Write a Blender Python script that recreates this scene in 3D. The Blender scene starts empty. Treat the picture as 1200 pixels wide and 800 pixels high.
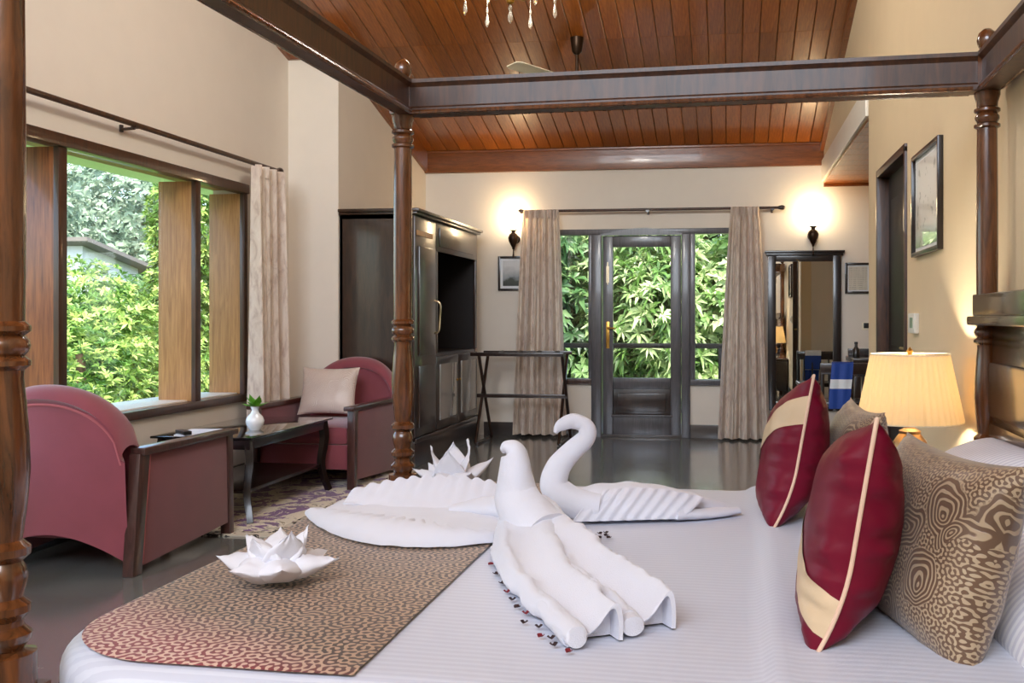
import bpy, bmesh, math, random
import numpy as np
from mathutils import Vector, Matrix, Euler
from mathutils import noise as mnoise

R = math.radians
PI = math.pi
random.seed(7)
rng = np.random.default_rng(7)
SC = bpy.context.scene
COL = SC.collection

# ------------------------------------------------------------------ camera
THETA = math.atan(155 / 1141)
CAM_H = 1.16
cam_d = bpy.data.cameras.new('camera')
cam = bpy.data.objects.new('camera', cam_d)
COL.objects.link(cam)
cam.location = (0, 0, CAM_H)
cam.rotation_euler = (PI / 2, 0, THETA)
cam_d.sensor_fit = 'HORIZONTAL'
cam_d.sensor_width = 36.0
cam_d.lens = 36.0 * 1141 / 1200
cam_d.shift_x = -100 / 1200
cam_d.shift_y = -28 / 1200
cam_d.clip_start = 0.02
cam_d.clip_end = 300
SC.camera = cam

# ------------------------------------------------------------------ world, sun, added fill light, exposure
world = bpy.data.worlds.new('world')
SC.world = world
world.use_nodes = True
wn = world.node_tree
sky = wn.nodes.new('ShaderNodeTexSky')
sky.sky_type = 'NISHITA'
sky.sun_disc = False
sky.sun_elevation = R(58)
sky.sun_rotation = R(150)
sky.air_density = 1.0
sky.dust_density = 2.5
wn.nodes['Background'].inputs['Strength'].default_value = 0.85
wn.links.new(sky.outputs['Color'], wn.nodes['Background'].inputs['Color'])

def light(name, kind, loc, energy, color=(1, 1, 1), rot=(0, 0, 0), size=0.1, size_y=None, parent=None):
    d = bpy.data.lights.new(name, kind)
    d.energy = energy
    d.color = color
    if kind == 'AREA':
        d.shape = 'RECTANGLE'
        d.size = size
        d.size_y = size_y or size
    elif kind == 'SUN':
        d.angle = R(3)
    else:
        d.shadow_soft_size = size
    o = bpy.data.objects.new(name, d)
    COL.objects.link(o)
    o.location = loc
    o.rotation_euler = rot
    if parent:
        o.parent = parent
    return o

light('sun', 'SUN', (4, -6, 12), 6.5, (1.0, 0.95, 0.86), (R(34), 0, R(28)))
# added fill light behind the photographer, unseen, at a made-up high window
light('front_fill_light', 'AREA', (-1.25, -2.42, 4.2), 215, (0.90, 0.95, 1.0), (R(82), 0, 0), 3.8, 2.3)

SC.view_settings.view_transform = 'Standard'
SC.view_settings.look = 'None'
SC.view_settings.gamma = 1.0
SC.view_settings.exposure = 0.18
SC.view_settings.use_curve_mapping = False
SC.cycles.use_denoising = True
SC.cycles.max_bounces = 10
SC.cycles.diffuse_bounces = 6
SC.cycles.glossy_bounces = 5
SC.cycles.transparent_max_bounces = 16
SC.cycles.sample_clamp_indirect = 6.0

# ------------------------------------------------------------------ helpers: materials
def S(r, g, b):
    def f(c):
        c /= 255.0
        return c / 12.92 if c <= 0.04045 else ((c + 0.055) / 1.055) ** 2.4
    return (f(r), f(g), f(b), 1.0)

class Mat:
    def __init__(self, name, col=(0.5, 0.5, 0.5, 1), rough=0.5, metal=0.0, coat=0.0, spec=0.5, sheen=0.0, coat_rough=0.08):
        self.m = bpy.data.materials.new(name)
        self.m.use_nodes = True
        self.nt = self.m.node_tree
        self.b = self.nt.nodes['Principled BSDF']
        self.i('Base Color', col); self.i('Roughness', rough); self.i('Metallic', metal)
        self.i('Coat Weight', coat); self.i('Coat Roughness', coat_rough)
        self.i('Specular IOR Level', spec); self.i('Sheen Weight', sheen)
    def i(self, k, v):
        self.b.inputs[k].default_value = v
    def n(self, t, **kw):
        nd = self.nt.nodes.new(t)
        for k, v in kw.items():
            setattr(nd, k, v)
        return nd
    def l(self, a, b):
        self.nt.links.new(a, b)
    def coords(self, scale=(1, 1, 1), out='Object'):
        tc = self.n('ShaderNodeTexCoord'); mp = self.n('ShaderNodeMapping')
        mp.inputs['Scale'].default_value = scale
        self.l(tc.outputs[out], mp.inputs['Vector'])
        return mp.outputs['Vector']
    def noise(self, vec, scale, detail=3, rough=0.55, dist=0.0):
        t = self.n('ShaderNodeTexNoise')
        t.inputs['Scale'].default_value = scale; t.inputs['Detail'].default_value = detail
        t.inputs['Roughness'].default_value = rough; t.inputs['Distortion'].default_value = dist
        self.l(vec, t.inputs['Vector'])
        return t.outputs['Fac']
    def ramp(self, fac, stops, interp='LINEAR'):
        r = self.n('ShaderNodeValToRGB')
        r.color_ramp.interpolation = interp
        el = r.color_ramp.elements
        while len(el) < len(stops):
            el.new(0.5)
        for e, (p, c) in zip(el, stops):
            e.position = p; e.color = c
        self.l(fac, r.inputs['Fac'])
        return r.outputs['Color']
    def math(self, op, a, b=None, c=None):
        m = self.n('ShaderNodeMath', operation=op)
        for k, v in enumerate((a, b, c)):
            if v is None:
                continue
            if hasattr(v, 'links'):
                self.l(v, m.inputs[k])
            else:
                m.inputs[k].default_value = v
        return m.outputs[0]
    def mix(self, fac, a, b, mode='MIX'):
        m = self.n('ShaderNodeMix', data_type='RGBA', blend_type=mode)
        for v, k in ((fac, 0), (a, 6), (b, 7)):
            if hasattr(v, 'links'):
                self.l(v, m.inputs[k])
            else:
                m.inputs[k].default_value = v
        return m.outputs[2]
    def color(self, s):
        self.l(s, self.b.inputs['Base Color'])
    def bump(self, h, strength=0.3, dist=0.002):
        bp = self.n('ShaderNodeBump')
        bp.inputs['Strength'].default_value = strength; bp.inputs['Distance'].default_value = dist
        self.l(h, bp.inputs['Height']); self.l(bp.outputs['Normal'], self.b.inputs['Normal'])
    def labyrinth(self, vec, wavelength, n=11, seed=1):
        """maze-like bands of one width: a sum of plane waves of one wavelength in many directions"""
        r = random.Random(seed)
        k = 2 * PI / wavelength
        acc = None
        for j in range(n):
            a = PI * (j + r.uniform(-0.25, 0.25)) / n
            d = self.n('ShaderNodeVectorMath', operation='DOT_PRODUCT')
            self.l(vec, d.inputs[0])
            kk = k * r.uniform(0.9, 1.1)
            d.inputs[1].default_value = (kk * math.cos(a), kk * math.sin(a), 0)
            s_ = self.math('SINE', self.math('ADD', d.outputs['Value'], r.uniform(0, 6.28)))
            acc = s_ if acc is None else self.math('ADD', acc, s_)
        return self.math('MULTIPLY_ADD', acc, 0.5 / math.sqrt(n / 2), 0.5)

MATS = {}
def M(name, *a, **kw):
    m = Mat(name, *a, **kw); MATS[name] = m.m
    return m

def wood(name, dark, light_, rough=0.3, coat=0.4, scale=(3, 3, 0.35), per_object=0.0, freq=14):
    m = M(name, light_, rough, coat=coat)
    v = m.coords(scale)
    f = m.noise(v, freq, 5, 0.6, 0.8)
    c = m.ramp(f, [(0.28, dark), (0.72, light_)])
    if per_object:
        oi = m.n('ShaderNodeObjectInfo')
        hs = m.n('ShaderNodeHueSaturation')
        val = m.math('MULTIPLY_ADD', oi.outputs['Random'], per_object, 1 - per_object / 2)
        m.l(val, hs.inputs['Value']); m.l(c, hs.inputs['Color'])
        c = hs.outputs['Color']
    m.color(c)
    m.bump(f, 0.06, 0.002)
    return m

def plain(name, col, rough=0.5, **kw):
    bump = kw.pop('bump', 0); bs = kw.pop('bs', 200); var = kw.pop('var', 0.06)
    m = M(name, col, rough, **kw)
    v = m.coords()
    f = m.noise(v, 6, 4)
    d = tuple(c * (1 - var) for c in col[:3]) + (1,)
    l = tuple(min(1, c * (1 + var)) for c in col[:3]) + (1,)
    m.color(m.ramp(f, [(0.3, d), (0.7, l)]))
    if bump:
        m.bump(m.noise(v, bs, 2), bump, 0.002)
    return m

plain('wall_paint', S(226, 217, 204), 0.75, bump=0.12, bs=60, var=0.015)
plain('wall_paint_lamp_cast', S(220, 199, 164), 0.75, bump=0.12, bs=60, var=0.015)  # table lamp's warm cast put into the right wall's colour
plain('white_paint', S(238, 232, 218), 0.35, var=0.02)
wood('ceiling_wood', S(116, 60, 20), S(172, 100, 40), 0.3, 0.35, (6, 0.5, 6), per_object=0.35)
wood('ceiling_trim_wood', S(98, 50, 18), S(142, 80, 34), 0.32, 0.3, (0.5, 4, 4))
wood('bed_wood', S(38, 20, 9), S(84, 49, 23), 0.45, 0.12, (3, 3, 0.4))
wood('headboard_wood', S(48, 29, 15), S(92, 60, 32), 0.2, 0.7, (3, 0.4, 3))
wood('post_wood', S(50, 26, 12), S(114, 66, 32), 0.24, 0.55, (3, 3, 0.4))
wood('dark_wood', S(26, 16, 12), S(52, 32, 24), 0.3, 0.4, (3, 3, 0.4))
wood('chair_wood', S(48, 27, 24), S(86, 54, 48), 0.3, 0.4, (3, 3, 0.4))
wood('wardrobe_wood', S(34, 22, 15), S(64, 43, 30), 0.3, 0.45, (2, 2, 0.3))
wood('window_wood', S(46, 26, 15), S(80, 48, 28), 0.35, 0.3, (3, 3, 0.3))
wood('lining_wood', S(146, 98, 52), S(192, 140, 84), 0.45, 0.1, (4, 4, 0.25))
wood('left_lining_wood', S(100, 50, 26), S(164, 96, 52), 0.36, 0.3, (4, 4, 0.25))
wood('grey_door_paint', S(58, 56, 60), S(86, 83, 88), 0.34, 0.25, (3, 3, 0.3))
wood('frame_black_wood', S(18, 12, 10), S(38, 24, 19), 0.3, 0.4)
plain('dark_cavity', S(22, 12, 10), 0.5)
plain('brass', S(170, 130, 62), 0.28, metal=1.0)
plain('pale_metal', S(206, 190, 160), 0.3, metal=1.0)
plain('bronze', S(54, 38, 26), 0.35, metal=0.8)
plain('copper', S(164, 124, 82), 0.35, metal=0.8)
plain('cream_plastic', S(236, 226, 200), 0.4)
plain('switch_white', S(226, 224, 214), 0.35)
plain('black_plastic', S(18, 18, 20), 0.35)
plain('screen_grey', S(120, 150, 130), 0.2)
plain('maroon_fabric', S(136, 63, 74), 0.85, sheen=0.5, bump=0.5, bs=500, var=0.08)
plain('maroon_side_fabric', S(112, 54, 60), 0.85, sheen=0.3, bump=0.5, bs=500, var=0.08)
plain('piping_pink', S(176, 96, 100), 0.7)
plain('maroon_satin', S(104, 4, 34), 0.45, spec=0.25, var=0.1)
plain('maroon_satin_dark', S(92, 8, 34), 0.34, sheen=0.3, var=0.1)
plain('beige_band', S(204, 180, 146), 0.5, bump=0.2, bs=300)
plain('piping_beige', S(220, 186, 160), 0.45)
plain('towel_white', S(212, 214, 224), 0.92, sheen=0.3, bump=0.55, bs=420, var=0.015)
plain('napkin_white', S(218, 220, 229), 0.8, bump=0.15, bs=350, var=0.015)
plain('pillow_white', S(232, 231, 236), 0.7, var=0.015)
plain('petal_dry', S(120, 22, 34), 0.7)
plain('petal_dark', S(42, 18, 20), 0.7)
plain('porcelain', S(240, 240, 240), 0.15, coat=0.5, var=0.02)
plain('leaf_small', S(110, 170, 50), 0.5)
plain('paper_white', S(232, 234, 236), 0.6)
plain('blue_cloth', S(26, 66, 150), 0.6)
plain('grey_stone_skirt', S(72, 66, 64), 0.25, coat=0.3)
m = M('eave_green', S(214, 230, 176), 0.5)
tr = m.n('ShaderNodeBsdfTranslucent'); tr.inputs['Color'].default_value = S(222, 236, 182)
mx = m.n('ShaderNodeMixShader'); mx.inputs[0].default_value = 0.45
m.l(m.b.outputs[0], mx.inputs[1]); m.l(tr.outputs[0], mx.inputs[2])
m.l(mx.outputs[0], m.nt.nodes['Material Output'].inputs['Surface'])
plain('slab_grey', S(150, 146, 138), 0.7)
plain('rail_dark', S(34, 26, 22), 0.4)
plain('bark', S(92, 74, 56), 0.9, bump=0.6, bs=30)
plain('soil', S(70, 88, 44), 0.95)
plain('house_wall', S(214, 216, 216), 0.7)
plain('roof_grey', S(120, 112, 104), 0.7)
plain('mattress_ticking', S(225, 222, 216), 0.8)

m = M('floor_stone', S(112, 115, 111), 0.1, spec=0.8, coat=0.9, coat_rough=0.14)
v = m.coords()
f = m.noise(v, 2.2, 6, 0.6)
f2 = m.noise(v, 40, 3)
m.color(m.mix(0.25, m.ramp(f, [(0.3, S(104, 109, 107)), (0.7, S(134, 138, 134))]), m.ramp(f2, [(0.35, S(80, 83, 81)), (0.7, S(130, 132, 128))])))
m.l(m.math('MULTIPLY_ADD', f, 0.10, 0.13), m.b.inputs['Roughness'])

m = M('duvet_cotton', S(202, 207, 221), 0.55, sheen=0.1)
v = m.coords()
sx = m.n('ShaderNodeSeparateXYZ'); m.l(v, sx.inputs[0])
st = m.math('SINE', m.math('MULTIPLY', m.math('ADD', sx.outputs['Y'], m.math('MULTIPLY', sx.outputs['X'], 0.05)), 2 * PI / 0.021))
stf = m.math('MULTIPLY_ADD', st, 0.5, 0.5)
m.color(m.ramp(stf, [(0.42, S(192, 197, 212)), (0.58, S(203, 208, 221))]))
m.l(m.ramp(stf, [(0.4, (0.42, 0.42, 0.42, 1)), (0.6, (0.62, 0.62, 0.62, 1))]), m.b.inputs['Roughness'])
m.bump(stf, 0.12, 0.001)

m = M('striped_pillow_cotton', S(230, 230, 236), 0.6)
v = m.coords(); sx = m.n('ShaderNodeSeparateXYZ'); m.l(v, sx.inputs[0])
stf = m.math('MULTIPLY_ADD', m.math('SINE', m.math('MULTIPLY', sx.outputs['X'], 2 * PI / 0.018)), 0.5, 0.5)
m.color(m.ramp(stf, [(0.3, S(214, 214, 224)), (0.7, S(236, 236, 240))]))

m = M('runner_brocade', S(120, 90, 60), 0.5, sheen=0.2)
v = m.coords()
lab = m.labyrinth(v, 0.015, 13, 3)
w = m.ramp(lab, [(0.50, (0, 0, 0, 1)), (0.59, (1, 1, 1, 1))])
tone = m.noise(v, 2.5, 2)
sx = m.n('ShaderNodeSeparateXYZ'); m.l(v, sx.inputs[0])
end = m.math('MULTIPLY_ADD', sx.outputs['Y'], -3.4, m.math('MULTIPLY_ADD', tone, 0.5, -0.4))     # the cloth turns wine red towards its near left corner
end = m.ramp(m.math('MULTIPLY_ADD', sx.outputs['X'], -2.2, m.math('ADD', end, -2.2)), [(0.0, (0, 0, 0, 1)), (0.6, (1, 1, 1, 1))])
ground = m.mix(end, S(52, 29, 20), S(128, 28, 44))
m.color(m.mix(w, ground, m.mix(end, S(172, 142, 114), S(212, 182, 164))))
m.bump(w, 0.25, 0.0015)

def paisley(name, ground, ground2, thread, thread2, seed):
    m = M(name, ground, 0.38, sheen=0.2)
    v = m.coords()
    dn = m.n('ShaderNodeTexNoise'); dn.inputs['Scale'].default_value = 9
    m.l(v, dn.inputs['Vector'])
    vv = m.n('ShaderNodeVectorMath', operation='MULTIPLY_ADD')
    m.l(dn.outputs['Color'], vv.inputs[0]); vv.inputs[1].default_value = (0.085, 0.085, 0); m.l(v, vv.inputs[2])
    vo = m.n('ShaderNodeTexVoronoi', feature='F1', voronoi_dimensions='2D')
    vo.inputs['Scale'].default_value = 9.0; m.l(vv.outputs[0], vo.inputs['Vector'])
    rings = m.math('MULTIPLY_ADD', m.math('SINE', m.math('MULTIPLY', vo.outputs['Distance'], 74.0)), 0.5, 0.5)
    inside = m.ramp(vo.outputs['Distance'], [(0.42, (1, 1, 1, 1)), (0.47, (0, 0, 0, 1))])
    sc_ = m.n('ShaderNodeSeparateColor'); m.l(vo.outputs['Color'], sc_.inputs[0])
    inside = m.math('MULTIPLY', inside, m.math('GREATER_THAN', sc_.outputs[0], 0.45))
    lab = m.labyrinth(v, 0.0078, 11, seed)
    lw = m.ramp(lab, [(0.54, (0, 0, 0, 1)), (0.64, (1, 1, 1, 1))])
    rw = m.ramp(rings, [(0.55, (0, 0, 0, 1)), (0.8, (1, 1, 1, 1))])
    w = m.mix(inside, lw, rw)
    t = m.noise(v, 4, 2)
    m.color(m.mix(w, m.ramp(t, [(0.35, ground), (0.7, ground2)]), m.ramp(t, [(0.35, thread), (0.7, thread2)])))
    m.l(m.ramp(w, [(0, (0.32, 0.32, 0.32, 1)), (1, (0.5, 0.5, 0.5, 1))]), m.b.inputs['Roughness'])
    m.bump(w, 0.3, 0.0015)
paisley('paisley_brown', S(88, 66, 50), S(110, 84, 65), S(150, 128, 100), S(184, 164, 134), 5)
paisley('chair_cushion_print', S(206, 192, 180), S(220, 206, 194), S(176, 150, 140), S(190, 168, 156), 9)

m = M('curtain_cloth', S(182, 166, 150), 0.8, sheen=0.2)
v = m.coords((1, 1, 0.35))
f = m.noise(v, 16, 4, 0.6, 1.2)
m.color(m.ramp(f, [(0.34, S(196, 176, 162)), (0.5, S(226, 211, 197)), (0.66, S(238, 226, 212))]))
tr = m.n('ShaderNodeBsdfTranslucent'); tr.inputs['Color'].default_value = S(214, 196, 172)
mx = m.n('ShaderNodeMixShader'); mx.inputs[0].default_value = 0.18
m.l(m.b.outputs[0], mx.inputs[1]); m.l(tr.outputs[0], mx.inputs[2])
m.l(mx.outputs[0], m.nt.nodes['Material Output'].inputs['Surface'])

m = M('rug_wool', S(160, 140, 120), 0.95, sheen=0.3)
v = m.coords()
f = m.noise(v, 4.2, 4, 0.65, 1.5)
f2 = m.noise(v, 9, 3, 0.6, 2.0)
c1 = m.ramp(f, [(0.38, S(112, 66, 124)), (0.45, S(128, 88, 136)), (0.47, S(220, 210, 188)), (0.62, S(226, 216, 196)), (0.66, S(140, 126, 92)), (0.74, S(84, 76, 66))], 'CONSTANT')
c2 = m.ramp(f2, [(0.0, (0, 0, 0, 1)), (0.60, (1, 1, 1, 1))], 'CONSTANT')
m.color(m.mix(m.math('MULTIPLY', c2, 0.55), c1, S(96, 92, 74)))
m.bump(m.noise(v, 300, 2), 0.5, 0.003)
m = M('rug_border_wool', S(190, 180, 160), 0.95)
v = m.coords(); f = m.noise(v, 11, 3, 0.6, 1)
m.color(m.ramp(f, [(0.0, S(206, 198, 180)), (0.52, S(60, 56, 52)), (0.6, S(190, 180, 158))], 'CONSTANT'))

def glass(name, tint=(1, 1, 1, 1), fac=0.07, rough=0.0):
    m = M(name)
    t = m.n('ShaderNodeBsdfTransparent'); t.inputs['Color'].default_value = tint
    g = m.n('ShaderNodeBsdfGlossy'); g.inputs['Roughness'].default_value = rough
    lw = m.n('ShaderNodeLayerWeight'); lw.inputs['Blend'].default_value = 0.5
    fa = m.math('MULTIPLY_ADD', m.math('POWER', lw.outputs['Facing'], 4.0), 0.5, fac * 0.4)
    mx = m.n('ShaderNodeMixShader')
    m.l(fa, mx.inputs[0]); m.l(t.outputs[0], mx.inputs[1]); m.l(g.outputs[0], mx.inputs[2])
    m.l(mx.outputs[0], m.nt.nodes['Material Output'].inputs['Surface'])
glass('window_glass', (0.97, 0.99, 0.98, 1))
plain('table_glass', S(20, 22, 22), 0.04, coat=1.0, var=0.02)
plain('panel_reflection_grey', S(150, 146, 140), 0.12, coat=0.8, var=0.02)  # lower wardrobe doors' whitish reflection put into the panel colour
M('mirror_glass', S(228, 230, 228), 0.01, metal=1.0)
M('crystal', S(235, 230, 215), 0.05, spec=0.9)
MATS['crystal'].node_tree.nodes['Principled BSDF'].inputs['Transmission Weight'].default_value = 0.75

def emis(name, col, strength, base=None):
    m = M(name, base or col, 0.6)
    m.i('Emission Color', col); m.i('Emission Strength', strength)
emis('bulb_glow', (1.0, 0.80, 0.52, 1), 26)
m = M('lampshade_cloth', S(250, 236, 204), 0.8)
tr = m.n('ShaderNodeBsdfTranslucent'); tr.inputs['Color'].default_value = S(255, 240, 208)
mx = m.n('ShaderNodeMixShader'); mx.inputs[0].default_value = 0.6
m.l(m.b.outputs[0], mx.inputs[1]); m.l(tr.outputs[0], mx.inputs[2])
m.l(mx.outputs[0], m.nt.nodes['Material Output'].inputs['Surface'])

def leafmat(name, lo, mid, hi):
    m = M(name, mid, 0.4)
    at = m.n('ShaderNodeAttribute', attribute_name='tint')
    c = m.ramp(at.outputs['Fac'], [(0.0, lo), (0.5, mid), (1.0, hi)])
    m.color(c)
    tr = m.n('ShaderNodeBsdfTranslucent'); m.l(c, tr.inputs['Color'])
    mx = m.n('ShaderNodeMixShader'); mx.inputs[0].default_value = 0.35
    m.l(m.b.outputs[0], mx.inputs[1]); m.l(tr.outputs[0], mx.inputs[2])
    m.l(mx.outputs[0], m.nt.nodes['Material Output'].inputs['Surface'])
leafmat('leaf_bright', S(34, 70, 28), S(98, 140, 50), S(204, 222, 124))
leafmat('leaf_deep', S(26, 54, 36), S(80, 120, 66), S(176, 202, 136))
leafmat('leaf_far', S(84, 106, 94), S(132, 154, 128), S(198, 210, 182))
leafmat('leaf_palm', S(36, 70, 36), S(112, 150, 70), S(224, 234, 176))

# printed pictures (flat print)
m = M('print_reflection', (1, 1, 1, 1), 0.5, coat=1.0, coat_rough=0.01)
v = m.coords(); sx = m.n('ShaderNodeSeparateXYZ'); m.l(v, sx.inputs[0])
f = m.noise(v, 14, 4)
hgt = m.math('MULTIPLY_ADD', sx.outputs['Z'], 2.2, m.math('MULTIPLY', f, 0.25))
basec = m.ramp(hgt, [(0.12, S(150, 196, 120)), (0.34, S(232, 242, 226)), (0.46, S(232, 230, 220)), (0.7, S(244, 242, 234))])  # green and white reflection in the picture glass put into the print
dk = m.ramp(m.noise(v, 22, 2), [(0.62, (0, 0, 0, 1)), (0.66, (1, 1, 1, 1))])
m.color(m.mix(m.math('MULTIPLY', dk, 0.5), basec, S(90, 104, 90)))
m = M('print_landscape', (1, 1, 1, 1), 0.5, coat=1.0, coat_rough=0.01)
v = m.coords(); sx = m.n('ShaderNodeSeparateXYZ'); m.l(v, sx.inputs[0])
f = m.noise(v, 12, 4)
hgt = m.math('MULTIPLY_ADD', sx.outputs['Z'], 3.0, m.math('MULTIPLY_ADD', f, 0.5, -0.2))
m.color(m.ramp(hgt, [(0.15, S(46, 50, 44)), (0.36, S(70, 76, 66)), (0.45, S(150, 156, 160)), (0.8, S(212, 214, 214))]))
m = M('print_document', (1, 1, 1, 1), 0.5, coat=1.0, coat_rough=0.01)
v = m.coords(); sx = m.n('ShaderNodeSeparateXYZ'); m.l(v, sx.inputs[0])
ln = m.math('SINE', m.math('MULTIPLY', sx.outputs['Z'], 2 * PI / 0.018))
f = m.noise(m.coords((90, 1, 6)), 1.0, 2)
ink = m.math('MULTIPLY', m.ramp(ln, [(0.55, (0, 0, 0, 1)), (0.65, (1, 1, 1, 1))]), m.ramp(f, [(0.45, (0, 0, 0, 1)), (0.5, (1, 1, 1, 1))]))
m.color(m.mix(m.math('MULTIPLY', ink, 0.6), S(206, 200, 184), S(120, 112, 104)))

# ------------------------------------------------------------------ helpers: geometry
class MB:
    def __init__(self):
        self.v = []; self.f = []
    def add(self, vs, fs):
        o = len(self.v)
        self.v += [tuple(p) for p in vs]
        self.f += [tuple(i + o for i in q) for q in fs]
        return self
    def box(self, c, s, rot=None):
        x, y, z = s[0] / 2, s[1] / 2, s[2] / 2
        vs = [Vector((a * x, b * y, d * z)) for d in (-1, 1) for b in (-1, 1) for a in (-1, 1)]
        if rot is not None:
            mt = Euler(rot).to_matrix()
            vs = [mt @ p for p in vs]
        c = Vector(c)
        return self.add([p + c for p in vs], [(0, 2, 3, 1), (4, 5, 7, 6), (0, 1, 5, 4), (2, 6, 7, 3), (0, 4, 6, 2), (1, 3, 7, 5)])
    def span(self, a, b):
        return self.box([(p + q) / 2 for p, q in zip(a, b)], [abs(q - p) for p, q in zip(a, b)])
    def prism(self, poly, axis, lo, hi):
        """polygon (2D, ccw) extruded along axis 0/1/2"""
        def put(p, t):
            q = list(p); q.insert(axis, t); return q
        n = len(poly)
        vs = [put(p, lo) for p in poly] + [put(p, hi) for p in poly]
        fs = [tuple(range(n - 1, -1, -1)), tuple(range(n, 2 * n))] + [(i, (i + 1) % n, n + (i + 1) % n, n + i) for i in range(n)]
        return self.add(vs, fs)
    def lathe(self, prof, n=24, c=(0, 0, 0), flute=None):
        vs = []; fs = []
        for r, z in prof:
            for k in range(n):
                a = 2 * PI * k / n
                rr = r * (1 + (flute(k) if flute else 0))
                vs.append((c[0] + rr * math.cos(a), c[1] + rr * math.sin(a), c[2] + z))
        for j in range(len(prof) - 1):
            for k in range(n):
                fs.append((j * n + k, j * n + (k + 1) % n, (j + 1) * n + (k + 1) % n, (j + 1) * n + k))
        if prof[0][0] > 1e-4:
            fs.append(tuple(range(n - 1, -1, -1)))
        if prof[-1][0] > 1e-4:
            o = (len(prof) - 1) * n
            fs.append(tuple(range(o, o + n)))
        return self.add(vs, fs)
    def tube(self, pts, rad, n=10, sx=None, up=(0, 0, 1), caps=True, closed=False, sec=None):
        """swept tube; rad number or list; sx list/number = width factor across; sec = list of (cos,sin) section"""
        pts = [Vector(p) for p in pts]
        N = len(pts)
        if not hasattr(rad, '__len__'):
            rad = [rad] * N
        if sx is None:
            sx = [1] * N
        elif not hasattr(sx, '__len__'):
            sx = [sx] * N
        vs = []; fs = []
        tans = []
        for i in range(N):
            t = (pts[(i + 1) % N] - pts[i - 1]) if closed else (pts[min(i + 1, N - 1)] - pts[max(i - 1, 0)])
            tans.append(t.normalized())
        side = tans[0].cross(Vector(up))
        if side.length < 1e-2:
            side = tans[0].cross(Vector((0.3, 1, 0)))
        side.normalize()
        for i, p in enumerate(pts):
            if i:
                side = tans[i - 1].rotation_difference(tans[i]) @ side
            side = (side - tans[i] * side.dot(tans[i])).normalized()
            nn = side.cross(tans[i]).normalized()
            for k in range(n):
                a = 2 * PI * k / n
                ca, sa = (math.cos(a), math.sin(a)) if sec is None else sec[k]
                vs.append(p + side * (ca * rad[i] * sx[i]) + nn * (sa * rad[i]))
        for i in range(N if closed else N - 1):
            for k in range(n):
                j = (i + 1) % N
                fs.append((i * n + k, i * n + (k + 1) % n, j * n + (k + 1) % n, j * n + k))
        if caps and not closed:
            fs.append(tuple(range(n - 1, -1, -1)))
            fs.append(tuple(range((N - 1) * n, N * n)))
        return self.add(vs, fs)
    def grid(self, fn, nu, nv, wrap=False):
        vs = [fn(i / (nu - 1) if not wrap else i / nu, j / (nv - 1)) for i in range(nu) for j in range(nv)]
        fs = []
        for i in range(nu if wrap else nu - 1):
            for j in range(nv - 1):
                i2 = (i + 1) % nu
                fs.append((i * nv + j, i2 * nv + j, i2 * nv + j + 1, i * nv + j + 1))
        return self.add(vs, fs)
    def mesh(self, name, off=(0, 0, 0), bevel=0.0, smooth=True, angle=40, thick=0.0, fix=True):
        me = bpy.data.meshes.new(name)
        o = Vector(off)
        me.from_pydata([Vector(p) - o for p in self.v], [], self.f)
        if bevel or thick or fix:
            bm = bmesh.new(); bm.from_mesh(me)
            if fix:
                bmesh.ops.recalc_face_normals(bm, faces=bm.faces)
            if thick:
                bmesh.ops.solidify(bm, geom=bm.faces[:], thickness=thick)
            if bevel:
                es = [e for e in bm.edges if len(e.link_faces) == 2 and e.calc_face_angle(0) > R(35)]
                bmesh.ops.bevel(bm, geom=es, offset=bevel, segments=2, profile=0.6, affect='EDGES', clamp_overlap=True)
            bm.to_mesh(me); bm.free()
        if smooth:
            me.polygons.foreach_set('use_smooth', [True] * len(me.polygons))
            me.set_sharp_from_angle(angle=R(angle))
        return me

def origin_of(o):
    v = Vector((0, 0, 0))
    while o:
        v += o.location; o = o.parent
    return v

def part(name, mb, mat, parent=None, local=False, mods=None, **kw):
    """link one mesh object. Geometry is in world coordinates unless local=True (then in the parent's own frame)"""
    if parent is None and not local:
        vs = mb.v
        xs = [p[0] for p in vs]; ys = [p[1] for p in vs]; zs = [p[2] for p in vs]
        off = Vector(((min(xs) + max(xs)) / 2, (min(ys) + max(ys)) / 2, min(zs)))
        me = mb.mesh(name, off, **kw)
        o = bpy.data.objects.new(name, me); o.location = off
    else:
        off = Vector((0, 0, 0)) if local else origin_of(parent)
        me = mb.mesh(name, off, **kw)
        o = bpy.data.objects.new(name, me)
        o.parent = parent
    COL.objects.link(o)
    me.materials.append(MATS[mat])
    for t, kv in (mods or []):
        md = o.modifiers.new(t, t)
        for k, v in kv.items():
            setattr(md, k, v)
    return o

def tag(o, label=None, cat=None, group=None, kind=None):
    if label: o['label'] = label
    if cat: o['category'] = cat
    if group: o['group'] = group
    if kind: o['kind'] = kind
    return o

def thing(name, loc, label, cat, rot=(0, 0, 0), group=None):
    o = bpy.data.objects.new(name, None)
    COL.objects.link(o)
    o.location = loc; o.rotation_euler = rot
    o.empty_display_size = 0.1
    return tag(o, label, cat, group)

def struct(name, loc=(0, 0, 0)):
    o = bpy.data.objects.new(name, None); COL.objects.link(o); o.location = loc
    o['kind'] = 'structure'
    return o

def copy_tree(o, parent=None):
    c = o.copy(); COL.objects.link(c)
    if parent: c.parent = parent
    for ch in list(o.children):
        copy_tree(ch, c)
    return c

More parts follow.
